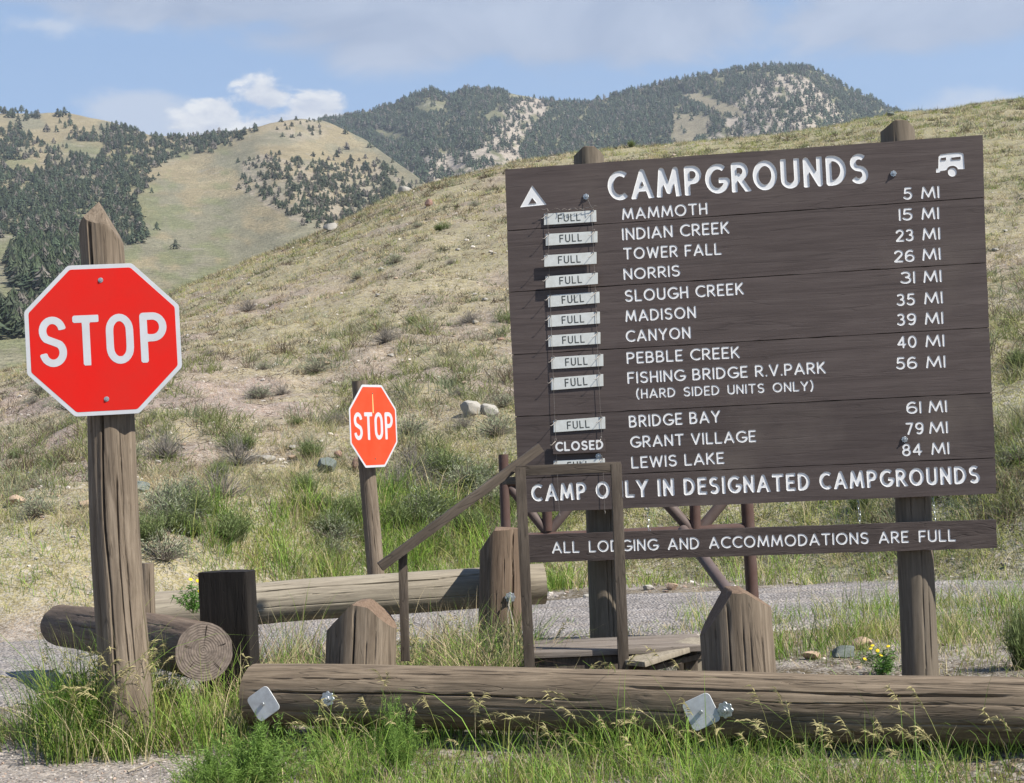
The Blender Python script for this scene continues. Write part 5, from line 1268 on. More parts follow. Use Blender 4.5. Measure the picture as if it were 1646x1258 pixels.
def hillside_grass():
    parts = []
    def pos(n, p=0.85):
        az = rng.uniform(-0.34, 0.34, n); d = 17.5 * (115 / 17.5) ** (rng.random(n) ** p); return az, d, np.sin(az) * d, np.cos(az) * d
    az, d, x, y = pos(46000)
    g = greenness(x, y) + rng.normal(0, 0.12, len(x))
    clump = fbm(x * 1.3, y * 0.8, 12.0); big_ = fbm(x * 0.25, y * 0.16, 33.0)
    keep = (d > base_line(az) + 0.1) & (rng.random(len(x)) < 0.12 + 1.0 * sstep(0.40, 0.58, clump + 0.30 * (g - 0.3) + 0.5 * (big_ - 0.5)))
    keep &= (d > 32) | (rng.random(len(x)) < 0.12 + sstep(0.10, 0.32, greenness(x, y)))
    x, y, g, d = x[keep], y[keep], g[keep], d[keep]; n = len(x)
    dry = pick(n, dict(straw=6, dry=3, sage=1, brown=1)); grn = pick(n, dict(olive=5, green=0.6, straw=4, sage=4))
    c = np.where((rng.random(n) < np.clip(g * 1.2, 0.05, 0.95))[:, None], grn, dry)
    foot = np.exp(-((d - 20) / 3.5) ** 2)
    h = rng.uniform(0.06, 0.20, n) ** 1.0 * (1 + 1.0 * foot) * np.clip(d / 45, 1.0, 1.6)
    parts.append(tufts(x, y, 11, h, 0.040 * np.clip(d / 30, 1, 2.2), 0.008 * np.clip(d / 22, 1, 3.0), 0.6, c, 1))
    # low woody sage seedlings and dead clumps: darker, wider
    az, d, x, y = pos(8500, 0.8); keep = (d > base_line(az) + 0.3) & (fbm(x * 0.5, y * 0.35, 21.0) > 0.44); x, y, d = x[keep], y[keep], d[keep]; n = len(x)
    c = np.array([(0.13, 0.10, 0.07), (0.17, 0.175, 0.11), (0.105, 0.085, 0.06), (0.15, 0.17, 0.07)])[rng.integers(0, 4, n)]
    h = rng.uniform(0.08, 0.24, n) * np.clip(d / 40, 0.9, 1.5)
    parts.append(tufts(x, y, 20, h, 0.05 * np.clip(d / 25, 1, 2.0), 0.010 * np.clip(d / 22, 1, 3.0), 1.1, c, 1))
    az, d, x, y = pos(6000, 1.0); d = 18.2 + (d - 17.5) * 0.30; x, y = np.sin(az) * d, np.cos(az) * d
    keep = (rng.random(len(x)) < sstep(36, 20, d) * sstep(0.42, 0.60, fbm(x * 0.55, y * 0.45, 27.0) + 0.12 * sstep(-0.16, -0.02, az)) * 0.55) & (d > base_line(az) + 0.5); x, y, d = x[keep], y[keep], d[keep]; n = len(x)
    c = np.array([(0.20, 0.23, 0.13), (0.25, 0.27, 0.10), (0.15, 0.115, 0.08), (0.17, 0.20, 0.07), (0.30, 0.29, 0.18)])[rng.integers(0, 5, n)]
    parts.append(tufts(x, y, 34, rng.uniform(0.18, 0.48, n), 0.10 + 0 * x, 0.011 + 0 * x, 0.75, c, 2))
    # dead litter and twigs lying on the bare soil
    az, d, x, y = pos(7000, 1.1); d = 17.8 + (d - 17.5) * 0.5; x, y = np.sin(az) * d, np.cos(az) * d; keep = d > base_line(az) - 0.2; x, y, d = x[keep], y[keep], d[keep]; n = len(x)
    c = np.array([(0.13, 0.095, 0.07), (0.20, 0.155, 0.115), (0.30, 0.25, 0.19)])[rng.integers(0, 3, n)]
    parts.append(tufts(x, y, 5, rng.uniform(0.06, 0.20, n), 0.09 + 0 * x, 0.010 * np.clip(d / 22, 1, 2), 2.6, c, 2, (0.2, 1.2)))
    return join([p[:3] for p in parts])
V_, T_, C_ = hillside_grass()
link('hillside_grass', mesh_from('hillside_grass', V_, T_, LEAF, True, C_), label='short dry bunch grass dotted over the whole near hillside', cat='grass', kind='stuff')

def patch(n, box, hh, pal, nb=7, w=0.004, rad=0.035, spread=0.28, segs=3, dens=None, droop=(0.1, 0.8)):
    x = rng.uniform(box[0], box[1], n); y = rng.uniform(box[2], box[3], n)
    if dens is not None: k = rng.random(n) < dens(x, y); x, y = x[k], y[k]
    n = len(x)
    return tufts(x, y, nb, rng.uniform(hh[0], hh[1], n) * (0.45 + 1.15 * sstep(0.32, 0.68, fbm(x * 2.1, y * 2.1, 44.0))), np.full(n, rad), np.full(n, w), spread, pick(n, pal), segs, droop)
def heads(n, xs, ys, hh, pal, lean=0.18, wind=(-0.12, 0.0)):
    """tall flowering stems with drooping seed heads"""
    c = pick(n, pal); base = np.stack([xs, ys, H(xs, ys)], -1); L = rng.uniform(hh[0], hh[1], n)
    dv = rdir(n, lean, wind); dr = rng.uniform(0.15, 0.7, n)
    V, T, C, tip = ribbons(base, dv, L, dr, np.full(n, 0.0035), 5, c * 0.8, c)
    parts = [(V, T, C)]
    dn = dv / np.linalg.norm(dv, axis=1, keepdims=True); hd = dn.copy(); hd[:, 2] = 0; hd /= np.linalg.norm(hd, axis=1, keepdims=True) + 1e-6
    sp = 16
    for k in range(sp):
        t = 0.74 + 0.27 * k / sp
        p = base + dn * (L * t)[:, None] + hd * (dr * L * 0.55 * t * t)[:, None]; p[:, 2] -= dr * L * 0.6 * t ** 3
        d2 = dn * 0.6 + hd * 0.5 + rng.normal(0, 0.42, (n, 3)); cc = np.array((0.38, 0.335, 0.165)) * rng.uniform(0.75, 1.2, (n, 1))
        parts.append(ribbons(p, d2, rng.uniform(0.018, 0.038, n), np.full(n, 0.8), np.full(n, 0.0065), 2, cc, cc * 1.1, 0.6)[:3])
    return join(parts)
def logy(x):  # depth of the near log at x
    return nl0.y + (x - nl0.x) * (nl1.y - nl0.y) / (nl1.x - nl0.x)
fg = []
front = lambda x, y: np.where(y < logy(x) + 0.25, 1.0, 0.0) * np.where((np.abs(x + 1.15 - (8.4 - y) * 0.13) < 0.13) & (y > 7.6), 0.15, 1.0) * np.where(x < -1.0, sstep(-1.75, -1.1, x - (y - 7.4) * 0.2), 1.0) * (0.45 + 0.55 * sstep(0.42, 0.60, fbm(x * 2.6, y * 2.6, 3.0)))
fg.append(patch(3300, (-2.0, 2.9, 6.3, 8.7), (0.08, 0.24), dict(olive=4, green=7, straw=2, dry=2, lush=4), 10, 0.0045, 0.035, 0.4, 3, front))
fg.append(patch(700, (-1.6, 2.9, 6.4, 8.4), (0.12, 0.30), dict(lush=4, green=4, olive=2, straw=1), 7, 0.0055, 0.03, 0.20, 4, front))
fg.append(patch(900, (-1.4, 2.9, 7.0, 8.4), (0.05, 0.17), dict(green=4, olive=3, lush=3), 8, 0.0045, 0.03, 0.3, 3, lambda x, y: np.where(np.abs(y - logy(x)) < 0.35, 1.0, 0.1)))
# clumps round the tall post
fg.append(patch(250, (-1.9, -1.22, 8.38, 8.8), (0.06, 0.20), dict(green=5, lush=4, olive=3, straw=3, dry=1), 10, 0.005, 0.045, 0.32, 3, lambda x, y: sstep(0.38, 0.52, fbm(x * 4.5, y * 4.5, 73.0))))
fg.append(patch(230, (-2.35, -1.82, 8.38, 8.95), (0.16, 0.54), dict(green=5, lush=4, olive=3, straw=1), 9, 0.006, 0.045, 0.26, 4, lambda x, y: sstep(0.42, 0.58, fbm(x * 4.5, y * 4.5, 71.0))))
fg.append(patch(90, (-2.35, -1.85, 8.26, 8.46), (0.40, 0.66), dict(green=4, lush=3, olive=3, straw=2), 11, 0.006, 0.05, 0.25, 5))
fg.append(patch(26, (-1.75, -1.40, 8.3, 8.5), (0.20, 0.34), dict(green=4, lush=4, olive=3, straw=2), 11, 0.006, 0.05, 0.25, 5))
fg.append(patch(12, (-2.5, -2.3, 8.4, 8.8), (0.35, 0.55), dict(green=5, olive=4), 10, 0.005, 0.05, 0.35, 5))
fg.append(patch(170, (-0.9, 2.6, 6.9, 8.0), (0.30, 0.52), dict(green=5, lush=4, olive=2), 4, 0.0055, 0.03, 0.22, 5, front, (0.3, 1.3)))
fg.append(patch(1500, (0.4, 5.0, 11.6, 15.0), (0.06, 0.26), dict(green=3, lush=1, olive=5, straw=4), 8, 0.006, 0.06, 0.3, 3, lambda x, y: 0.9 * sstep(0.44, 0.56, fbm(x * 0.7, y * 1.2, 38.0)) * sstep(1.9, 0.6, y - road_edges(x)[0])))
fg.append(patch(260, (-3, 2.0, 6.4, 8.4), (0.02, 0.07), dict(dry=5, straw=3, brown=4), 12, 0.005, 0.09, 2.6, 2, lambda x, y: np.where(y < logy(x), 1.0, 0.2)))
fg.append(patch(150, (-2.4, -1.9, 8.5, 9.3), (0.15, 0.36), dict(green=4, olive=4, straw=2), 9, 0.005, 0.05, 0.3, 3))
fg.append(patch(130, (-2.9, -2.2, 8.45, 8.9), (0.08, 0.20), dict(green=4, olive=4, dry=2), 9, 0.005, 0.05, 0.35, 3))
fg.append(patch(1300, (-1.65, 0.1, 9.1, 11.8), (0.20, 0.46), dict(green=4, lush=3, straw=5, dry=4, brown=2), 9, 0.0055, 0.05, 0.45, 4, lambda x, y: sstep(0.30, 0.46, fbm(x * 2.0, y * 2.0, 61.0))))
fg.append(patch(240, (-2.8, -1.0, 7.3, 8.2), (0.03, 0.08), dict(dry=5, straw=4, brown=3), 6, 0.004, 0.06, 1.6, 2, lambda x, y: 0.7 * (fbm(x * 3, y * 3, 1.0) > 0.45)))
# between near log and far log
mid = lambda x, y: (0.35 + 0.65 * sstep(0.35, 0.55, fbm(x * 1.5, y * 1.5, 5.0))) * (1 - 0.85 * sstep(-0.3, 0.1, y - road_edges(x)[0]))
fg.append(patch(1500, (-2.2, 0.9, 8.6, 12.2), (0.08, 0.26), dict(green=4, lush=3, olive=3, straw=4, dry=4, brown=1), 8, 0.005, 0.045, 0.45, 3, mid))
fg.append(patch(330, (-0.75, 0.15, 9.3, 11.0), (0.18, 0.40), dict(green=5, lush=4, straw=4, dry=3), 9, 0.006, 0.05, 0.35, 4))
fg.append(patch(900, (0.2, 3.4, 9.6, 13.6), (0.05, 0.18), dict(green=3, olive=4, straw=3), 7, 0.005, 0.05, 0.4, 3, lambda x, y: mid(x, y) * sstep(0.46, 0.56, fbm(x * 0.9, y * 0.9, 8.0))))
fg.append(patch(520, (1.3, 4.4, 11.0, 14.2), (0.10, 0.30), dict(green=5, lush=2, olive=4, straw=2), 8, 0.006, 0.06, 0.25, 3, lambda x, y: 0.9 * (fbm(x * 0.8, y * 0.8, 18.0) > 0.42)))
# strip beyond the road, foot of the bank
foot = lambda x, y: (np.abs(np.hypot(x, y) - base_line(np.arctan2(x, y)) - 0.6) < 1.6) * 0.9
fg.append(patch(3800, (-6, 7, 15.4, 22.0), (0.10, 0.34), dict(green=4, olive=5, lush=3, straw=3, sage=2), 8, 0.008, 0.07, 0.35, 2, foot))
fg.append(patch(1200, (-3.2, 0.6, 17.2, 20.2), (0.22, 0.50), dict(green=5, lush=4, olive=4, straw=1), 9, 0.009, 0.07, 0.25, 3, foot))
V_, T_, C_ = join([p[:3] for p in fg])
link('roadside_grass', mesh_from('roadside_grass', V_, T_, LEAF, True, C_), label='green and straw coloured grass growing round the log rails and along the road edge', cat='grass', kind='stuff')
hx = np.concatenate([rng.uniform(-0.95, 2.7, 150), rng.uniform(-2.35, -1.25, 60) ** 1, rng.uniform(-0.9, 0.1, 45), rng.uniform(-2.5, -2.2, 16), rng.uniform(0.2, 0.9, 10)])
hy = np.concatenate([logy(hx[:150]) - rng.uniform(0.12, 0.8, 150), rng.uniform(8.25, 8.7, 60), rng.uniform(9.2, 10.6, 45), rng.uniform(8.4, 9.2, 16), rng.uniform(8.5, 9.0, 10)])
_k = np.arange(150, 210); hx[_k] = np.where(hx[_k] > -1.75, hx[_k] * (rng.random(60) < 0.12) + (rng.random(60) * -0.5 - 1.8) * 1.0 * (rng.random(60) >= 0.12), hx[_k]); hx[_k] = np.clip(hx[_k], -2.4, -1.3)
hmax = np.concatenate([np.full(150, 0.42), np.full(60, 0.62), np.full(45, 0.42), np.full(16, 0.5), np.full(10, 0.42)])
p1_ = heads(95, hx[:95], hy[:95], (0.22, 0.48), dict(olive=4, green=3, straw=3)); p2_ = heads(76, hx[150:226], hy[150:226], (0.38, 0.68), dict(olive=3, green=3, straw=3), wind=(0.05, 0.0)); p3_ = heads(55, hx[226:], hy[226:], (0.25, 0.50), dict(olive=3, straw=3), wind=(0.02, 0))
V_, T_, C_ = join([p1_, p2_, p3_])
link('seed_head_grass', mesh_from('seed_head_grass', V_, T_, LEAF, True, C_), label='tall brome grass stems with drooping straw seed heads in front of the log rails', cat='grass', kind='stuff')

# ---- bushes, each its own thing
def bush_mesh(kind, seed):
    global rng
    keep = rng; rng = np.random.default_rng(seed); parts = []
    if kind == 'sage':      # grey woody twigs with small silvery leaves; unit height ~1
        n = 130; a = rng.uniform(0, 6.28, n); e = rng.uniform(0.15, 1.45, n); d = np.stack([np.cos(a) * np.cos(e), np.sin(a) * np.cos(e), np.sin(e)], -1)
        L = rng.uniform(0.6, 1.05, n); b0 = rng.normal(0, 0.06, (n, 3)); b0[:, 2] = 0
        tw = np.array((0.20, 0.175, 0.145)); parts.append(ribbons(b0, d, L, rng.uniform(-.2, .3, n), np.full(n, 0.028), 3, np.tile(tw, (n, 1)), np.tile(tw * 1.2, (n, 1)))[:3])
        m_ = 700; ix = rng.integers(0, n, m_); t = rng.uniform(0.45, 1.0, m_); p = b0[ix] + d[ix] * (L[ix] * t)[:, None] + rng.normal(0, 0.05, (m_, 3)); p[:, 2] = np.abs(p[:, 2])
        c = np.array((0.24, 0.265, 0.17)) * rng.uniform(0.7, 1.3, (m_, 1)); parts.append(ribbons(p, d[ix] + rng.normal(0, 0.5, (m_, 3)), rng.uniform(0.06, 0.14, m_), np.zeros(m_), np.full(m_, 0.035), 1, c, c * 1.1)[:3])
    elif kind == 'twigs':   # nearly bare dead shrub
        n = 170; a = rng.uniform(0, 6.28, n); e = rng.uniform(0.1, 1.5, n); d = np.stack([np.cos(a) * np.cos(e), np.sin(a) * np.cos(e), np.sin(e)], -1)
        L = rng.uniform(0.5, 1.0, n); b0 = rng.normal(0, 0.05, (n, 3)); b0[:, 2] = 0; tw = np.array((0.22, 0.20, 0.175)) * rng.uniform(0.6, 1.3, (n, 1))
        parts.append(ribbons(b0, d, L, rng.uniform(-.4, .5, n), np.full(n, 0.022), 4, tw, tw * 1.1)[:3])
        ix = rng.integers(0, n, 320); p = b0[ix] + d[ix] * (L[ix] * rng.uniform(0.4, 0.9, 320))[:, None]; tw = np.tile((0.25, 0.225, 0.19), (320, 1))
        parts.append(ribbons(p, d[ix] + rng.normal(0, 0.6, (320, 3)), rng.uniform(0.12, 0.3, 320), np.zeros(320), np.full(320, 0.012), 2, tw, tw)[:3])
    elif kind == 'rabbit':  # green rabbitbrush: many ascending stems in uneven lobes, small leaves
        lob = rng.normal(0, 0.26, (6, 3)); lob[:, 2] = 0; lh = rng.uniform(0.55, 1.05, 6)
        n = 330; li = rng.integers(0, 6, n); a = rng.uniform(0, 6.28, n); e = rng.uniform(0.75, 1.5, n); d = np.stack([np.cos(a) * np.cos(e), np.sin(a) * np.cos(e), np.sin(e)], -1)
        L = lh[li] * rng.uniform(0.6, 1.0, n); b0 = lob[li] * 0.6 + rng.normal(0, 0.06, (n, 3)); b0[:, 2] = 0
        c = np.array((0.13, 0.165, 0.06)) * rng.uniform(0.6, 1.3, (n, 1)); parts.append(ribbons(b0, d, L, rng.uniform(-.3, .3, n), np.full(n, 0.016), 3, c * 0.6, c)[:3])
        m_ = 1500; ix = rng.integers(0, n, m_); t = rng.uniform(0.35, 1.0, m_); p = b0[ix] + d[ix] * (L[ix] * t)[:, None] + rng.normal(0, 0.03, (m_, 3)); p[:, 2] = np.abs(p[:, 2])
        c = np.array((0.17, 0.215, 0.085)) * rng.uniform(0.5, 1.4, (m_, 1)); parts.append(ribbons(p, d[ix] + rng.normal(0, 0.45, (m_, 3)), rng.uniform(0.06, 0.15, m_), np.zeros(m_), np.full(m_, 0.022), 1, c, c * 1.1)[:3])
    elif kind == 'feather': # bright feathery weed
        n = 70; a = rng.uniform(0, 6.28, n); e = rng.uniform(0.5, 1.5, n); d = np.stack([np.cos(a) * np.cos(e), np.sin(a) * np.cos(e), np.sin(e)], -1)
        L = rng.uniform(0.5, 1.0, n); b0 = rng.normal(0, 0.14, (n, 3)); b0[:, 2] = 0; st = np.tile((0.12, 0.20, 0.04), (n, 1))
        parts.append(ribbons(b0, d, L, rng.uniform(0, .3, n), np.full(n, 0.014), 3, st, st)[:3])
        m_ = 6500; ix = rng.integers(0, n, m_); t = rng.uniform(0.25, 1.0, m_); p = b0[ix] + d[ix] * (L[ix] * t)[:, None] + rng.normal(0, 0.022, (m_, 3))
        dd = d[ix] + rng.normal(0, 0.9, (m_, 3)); c = np.array((0.145, 0.235, 0.05)) * rng.uniform(0.7, 1.3, (m_, 1)); parts.append(ribbons(p, dd, rng.uniform(0.04, 0.10, m_), np.zeros(m_), np.full(m_, 0.014), 1, c, c * 1.15)[:3])
    elif kind == 'leafy':   # narrow-leaved weed
        n = 26; a = rng.uniform(0, 6.28, n); e = rng.uniform(0.6, 1.5, n); d = np.stack([np.cos(a) * np.cos(e), np.sin(a) * np.cos(e), np.sin(e)], -1)
        L = rng.uniform(0.6, 1.0, n); b0 = rng.normal(0, 0.08, (n, 3)); b0[:, 2] = 0; st = np.tile((0.12, 0.19, 0.05), (n, 1)); parts.append(ribbons(b0, d, L, rng.uniform(0, .3, n), np.full(n, 0.016), 3, st, st)[:3])
        m_ = 620; ix = rng.integers(0, n, m_); t = rng.uniform(0.15, 1.0, m_); p = b0[ix] + d[ix] * (L[ix] * t)[:, None]
        c = np.array((0.11, 0.215, 0.045)) * rng.uniform(0.7, 1.3, (m_, 1)); parts.append(ribbons(p, d[ix] * 0.4 + rng.normal(0, 0.6, (m_, 3)), rng.uniform(0.09, 0.2, m_), rng.uniform(0, 1, m_), np.full(m_, 0.034), 3, c, c * 1.1, 0.6)[:3])
    rng = keep
    V, T, C = join(parts); V[:, 2] = np.maximum(V[:, 2], -0.02)
    return mesh_from(kind + '_foliage', V, T, LEAFB, True, C)
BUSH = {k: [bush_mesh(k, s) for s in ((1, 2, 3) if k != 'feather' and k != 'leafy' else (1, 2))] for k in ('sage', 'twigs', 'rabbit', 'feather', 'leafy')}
def hit_hill(px, py):
    d = Vector(raydir(px, py)); o = Vector((0, 0, EYE)); ts = np.linspace(5, 160, 3200); X = d.x * ts; Y = d.y * ts; Z = EYE + d.z * ts
    k = np.argmax(Z < H(X, Y)); return Vector((X[k], Y[k], float(H(X[k], Y[k]))))
def put_bush(kind, px, py, hpx, label, group=None, name=None, wx=1.2):
    p = hit_hill(px, py); h = hpx * p.y / F
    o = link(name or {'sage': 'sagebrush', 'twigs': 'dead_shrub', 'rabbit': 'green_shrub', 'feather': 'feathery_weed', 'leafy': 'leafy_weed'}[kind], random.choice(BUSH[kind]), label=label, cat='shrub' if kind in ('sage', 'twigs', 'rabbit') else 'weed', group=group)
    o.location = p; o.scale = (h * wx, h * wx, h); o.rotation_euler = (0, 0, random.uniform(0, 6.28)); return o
put_bush('twigs', 268, 738, 58, 'silvery dead sagebrush right beside the tall stop sign post')
put_bush('twigs', 385, 748, 62, 'dark spiky dead bush right of the silvery bush on the lower slope', wx=1.0)
put_bush('rabbit', 392, 725, 40, 'green tipped shrub growing out of the dark spiky bush', wx=1.3)
put_bush('sage', 60, 830, 46, 'low grey green sagebrush at the road bank by the left edge')
put_bush('rabbit', 300, 840, 70, 'bushy green shrub at the bank foot right of the tall post')
put_bush('sage', 265, 900, 60, 'pale sagebrush just above the left end of the pale log rail')
put_bush('rabbit', 560, 845, 62, 'green shrub at the bank foot left of the small stop sign')
put_bush('rabbit', 690, 845, 72, 'tall green shrub behind the sloping handrail')
put_bush('rabbit', 742, 860, 60, 'green shrub at the top of the sloping handrail by the bollard')
put_bush('sage', 750, 790, 60, 'grey green sagebrush above the sloping handrail')
put_bush('sage', 660, 700, 40, 'pale sagebrush right of the small stop sign')
put_bush('sage', 800, 700, 46, 'grey sagebrush beside the left edge of the big sign')
put_bush('twigs', 620, 552, 36, 'dark twiggy dead bush on the open slope above the small stop sign')
put_bush('twigs', 400, 500, 30, 'bare forked dead shrub high on the left of the slope')
put_bush('rabbit', 820, 520, 26, 'small green shrub on the slope touching the big sign')
put_bush('sage', 460, 392, 26, 'pale grass like bush standing on the hill skyline by the boulder')
put_bush('rabbit', 1016, 236, 14, 'tiny round green bush on the skyline above the word CAMPGROUNDS')
put_bush('rabbit', 1385, 820, 40, 'green shrub seen in the gap under the big sign')
put_bush('rabbit', 1640, 595, 40, 'green shrub at the right frame edge beside the big sign')
put_bush('sage', 1628, 745, 36, 'grey sagebrush at the right frame edge low on the slope')
put_bush('rabbit', 1640, 1075, 130, 'dark leafy bush at the right edge beside the sign post', wx=0.5)
put_bush('feather', 412, 1268, 120, 'bright green feathery weed at the bottom below the end of the near log', wx=1.25)
put_bush('feather', 345, 1280, 80, 'low bright green weed in the gravel at the bottom left of the log end', wx=1.2)
put_bush('feather', 636, 1250, 135, 'upright feathery weed in front of the near log between its two bolts', wx=0.55)
put_bush('feather', 1150, 1270, 60, 'low feathery weed below the right hand bolt of the near log', wx=1.1)
put_bush('leafy', 135, 1185, 120, 'narrow leaved green weed at the left foot of the tall post', wx=0.7)
put_bush('leafy', 170, 1165, 70, 'small leafy weed in the shade behind the tall post', wx=0.8)
r_ = random.Random(9)
for k in range(30):
    px_ = r_.uniform(235, 828); py_ = r_.uniform(770, 905) - (25 if px_ > 600 else 0)
    if 560 < px_ < 630: continue
    kd = r_.choice(['rabbit', 'rabbit', 'sage', 'twigs', 'sage'])
    put_bush(kd, px_, py_, r_.uniform(34, 66), {'sage': 'grey green sagebrush in the thicket along the bank foot', 'rabbit': 'dark green shrub in the thicket along the bank foot', 'twigs': 'dead twiggy shrub in the thicket along the bank foot'}[kd], {'sage': 'sagebrush along the bank foot', 'rabbit': 'green shrubs along the bank foot', 'twigs': 'dead shrubs along the bank foot'}[kd], wx=1.15)
for k in range(70):
    px_, py_ = r_.uniform(5, 1640), r_.uniform(330, 840)
    az_, te_ = azt(px_, py_); ss = np.interp(px_, [q[0] for q in _sky], [q[1] for q in _sky])
    if py_ < ss + 25 or (815 < px_ < 1590 and 250 < py_ < 800): continue
    kd = r_.choice(['sage', 'sage', 'rabbit', 'twigs'])
    put_bush(kd, px_, py_, r_.uniform(14, 30) * (0.7 + (py_ - 300) / 700), {'sage': 'small grey sagebrush among others on the dry hillside', 'rabbit': 'small green shrub among others on the dry hillside', 'twigs': 'small bare twiggy shrub among others on the dry hillside'}[kd], {'sage': 'small sagebrush on the hillside', 'rabbit': 'small green shrubs on the hillside', 'twigs': 'small bare shrubs on the hillside'}[kd], wx=1.3)
# yellow flowered plant
yf = thing('flowering_plant', 'small plant with yellow flowers just behind the near log left of the right sign post', 'plant', hit_hill(1425, 1088)); h_ = 0.17
o = link('foliage', BUSH['leafy'][0], yf); o.scale = (h_ * 1.4,) * 2 + (h_,)
YEL = plain('yellow_petals', (0.75, 0.55, 0.03), 0.6)
b = MB(); b.tube([(0, 0, 0), (0, 0, 0.003)], [0.013, 0.009], 7); fm = b.mesh('flower', YEL)
for k in range(6):
    o = link('flower', fm, yf); o.location = (r_.uniform(-.12, .10), r_.uniform(-.06, .06), r_.uniform(.10, .19)); o.rotation_euler = (r_.uniform(.2, 1.0), r_.uniform(-.5, .5), 0)
yf2 = thing('flowering_plant', 'small plant with yellow flowers left of the dark flat post', 'plant', P(312, 985, 10.6)); 
o = link('foliage', BUSH['leafy'][1], yf2); o.scale = (0.2, 0.2, 0.2)
for k in range(4):
    o = link('flower', fm, yf2); o.location = (r_.uniform(-.12, .10), r_.uniform(-.06, .06), r_.uniform(.13, .21)); o.rotation_euler = (r_.uniform(.2, 1.0), r_.uniform(-.5, .5), 0)

# ---- stones
def rock_mesh(name, seed, sub=2, mat=None):
    bm = bmesh.new(); bmesh.ops.create_icosphere(bm, subdivisions=sub, radius=1.0)
    V = np.array([v.co for v in bm.verts]); r = np.random.default_rng(seed)
    for _ in range(18):      # chop with planes for facets
        n = r.normal(size=3); n /= np.linalg.norm(n); d = r.uniform(0.5, 0.92); ex = np.maximum(V @ n - d, 0); V -= ex[:, None] * n
    V *= (1 + 0.10 * (fbm(V[:, 0] * 2 + seed, V[:, 1] * 2, V[:, 2] * 2, 3) - 0.5))[:, None]
    for v, c in zip(bm.verts, V): v.co = c
    me = bpy.data.meshes.new(name); bm.to_mesh(me); bm.free(); me.polygons.foreach_set('use_smooth', [True] * len(me.polygons)); me.set_sharp_from_angle(angle=math.radians(28))
    if mat: me.materials.append(mat)
    return me
ST = {'pale': plain('pale_stone', (0.33, 0.31, 0.28), 0.9, var=0.6, scale=3, dirt=(0.26, 0.25, 0.22), bs=0.5, bd=0.02), 'tan': plain('tan_stone', (0.42, 0.31, 0.22), 0.9, var=0.6, scale=3, dirt=(0.28, 0.2, 0.15), bs=0.5, bd=0.02),
      'slate': plain('green_grey_stone', (0.15, 0.17, 0.155), 0.8, var=0.5, scale=3, bs=0.5, bd=0.02), 'red': plain('reddish_stone', (0.30, 0.19, 0.15), 0.9, var=0.5, scale=3, bs=0.5, bd=0.02)}
RM = {k: [rock_mesh('rock', s + 7 * i, 3, m_) for s in range(3)] for i, (k, m_) in enumerate(ST.items())}
def stone(px, py, wpx, hpx, kind, label, group=None):
    p = hit_hill(px, py); w = wpx * p.y / F / 2 * 1.2; h = hpx * p.y / F / 2 * 1.25
    o = link('rock', random.choice(RM[kind]), label=label, cat='rock', group=group); o.location = p + Vector((0, 0, h * 0.55)); o.scale = (w, w * 0.8, h); o.rotation_euler = (random.uniform(-.1, .1), random.uniform(-.1, .1), random.choice((0, 3.14)) + random.uniform(-.5, .5)); return o
stone(755, 668, 38, 28, 'pale', 'white lichened boulder left of the big sign, left of a close pair')
stone(783, 668, 32, 22, 'pale', 'white boulder touching the left edge of the big sign, right of a close pair')
stone(532, 370, 24, 14, 'pale', 'pale boulder on the hill skyline right of the skyline bush')
stone(1356, 1056, 44, 22, 'slate', 'flat green grey slab of stone behind the near log')
stone(1386, 1044, 38, 22, 'tan', 'rounded tan stone beside the green grey slab')
stone(1306, 1060, 30, 14, 'tan', 'small tan stone left of the green grey slab')
stone(1080, 948, 20, 14, 'tan', 'orange tan stone on the road edge under the hanging board')
stone(1040, 948, 18, 10, 'pale', 'pale stone on the road edge left of the orange tan stone')
stone(943, 962, 10, 9, 'pale', 'small white stone left of the left sign post')
stone(575, 758, 18, 24, 'red', 'reddish stone left of the thin stop sign post')
stone(527, 758, 30, 26, 'slate', 'dark rock between the spiky bush and the small stop sign')
stone(545, 735, 16, 12, 'red', 'small reddish rock above the dark rock left of the small stop sign')
stone(415, 745, 50, 18, 'pale', 'pale flat rock right beside the dark spiky bush')
stone(30, 815, 34, 20, 'tan', 'tan rock on the bank at the far left')
stone(140, 815, 26, 14, 'tan', 'small tan rock on the bank left of the tall post')
stone(225, 790, 40, 20, 'slate', 'dark stone pile touching the right side of the tall post')
stone(690, 331, 12, 12, 'red', 'small rusty stone high on the hill near the skyline')
stone(1432, 186, 14, 8, 'slate', 'dark stone on the hill skyline just above the right sign post')
stone(650, 310, 22, 12, 'pale', 'pale outcrop stone on the hill skyline left of the big sign')
stone(1430, 925, 12, 8, 'pale', 'small white stone on the far road edge left of the right sign post')
stone(1618, 915, 14, 8, 'pale', 'small white stone on the far road edge at the right')
for k in range(90):
    px_, py_ = r_.uniform(5, 1640), r_.uniform(300, 900); ss = np.interp(px_, [q[0] for q in _sky], [q[1] for q in _sky])
    if py_ < ss + 14 or (815 < px_ < 1590 and 240 < py_ < 800): continue
    kd = r_.choice(['pale', 'pale', 'tan', 'red']); s_ = r_.uniform(7, 13)
    stone(px_, py_, s_, s_ * 0.5, kd, {'pale': 'small pale stone among many scattered over the dry hillside', 'tan': 'small tan stone among many scattered over the dry hillside', 'red': 'small reddish stone among many scattered over the dry hillside'}[kd], {'pale': 'small pale stones on the hillside', 'tan': 'small tan stones on the hillside', 'red': 'small reddish stones on the hillside'}[kd])
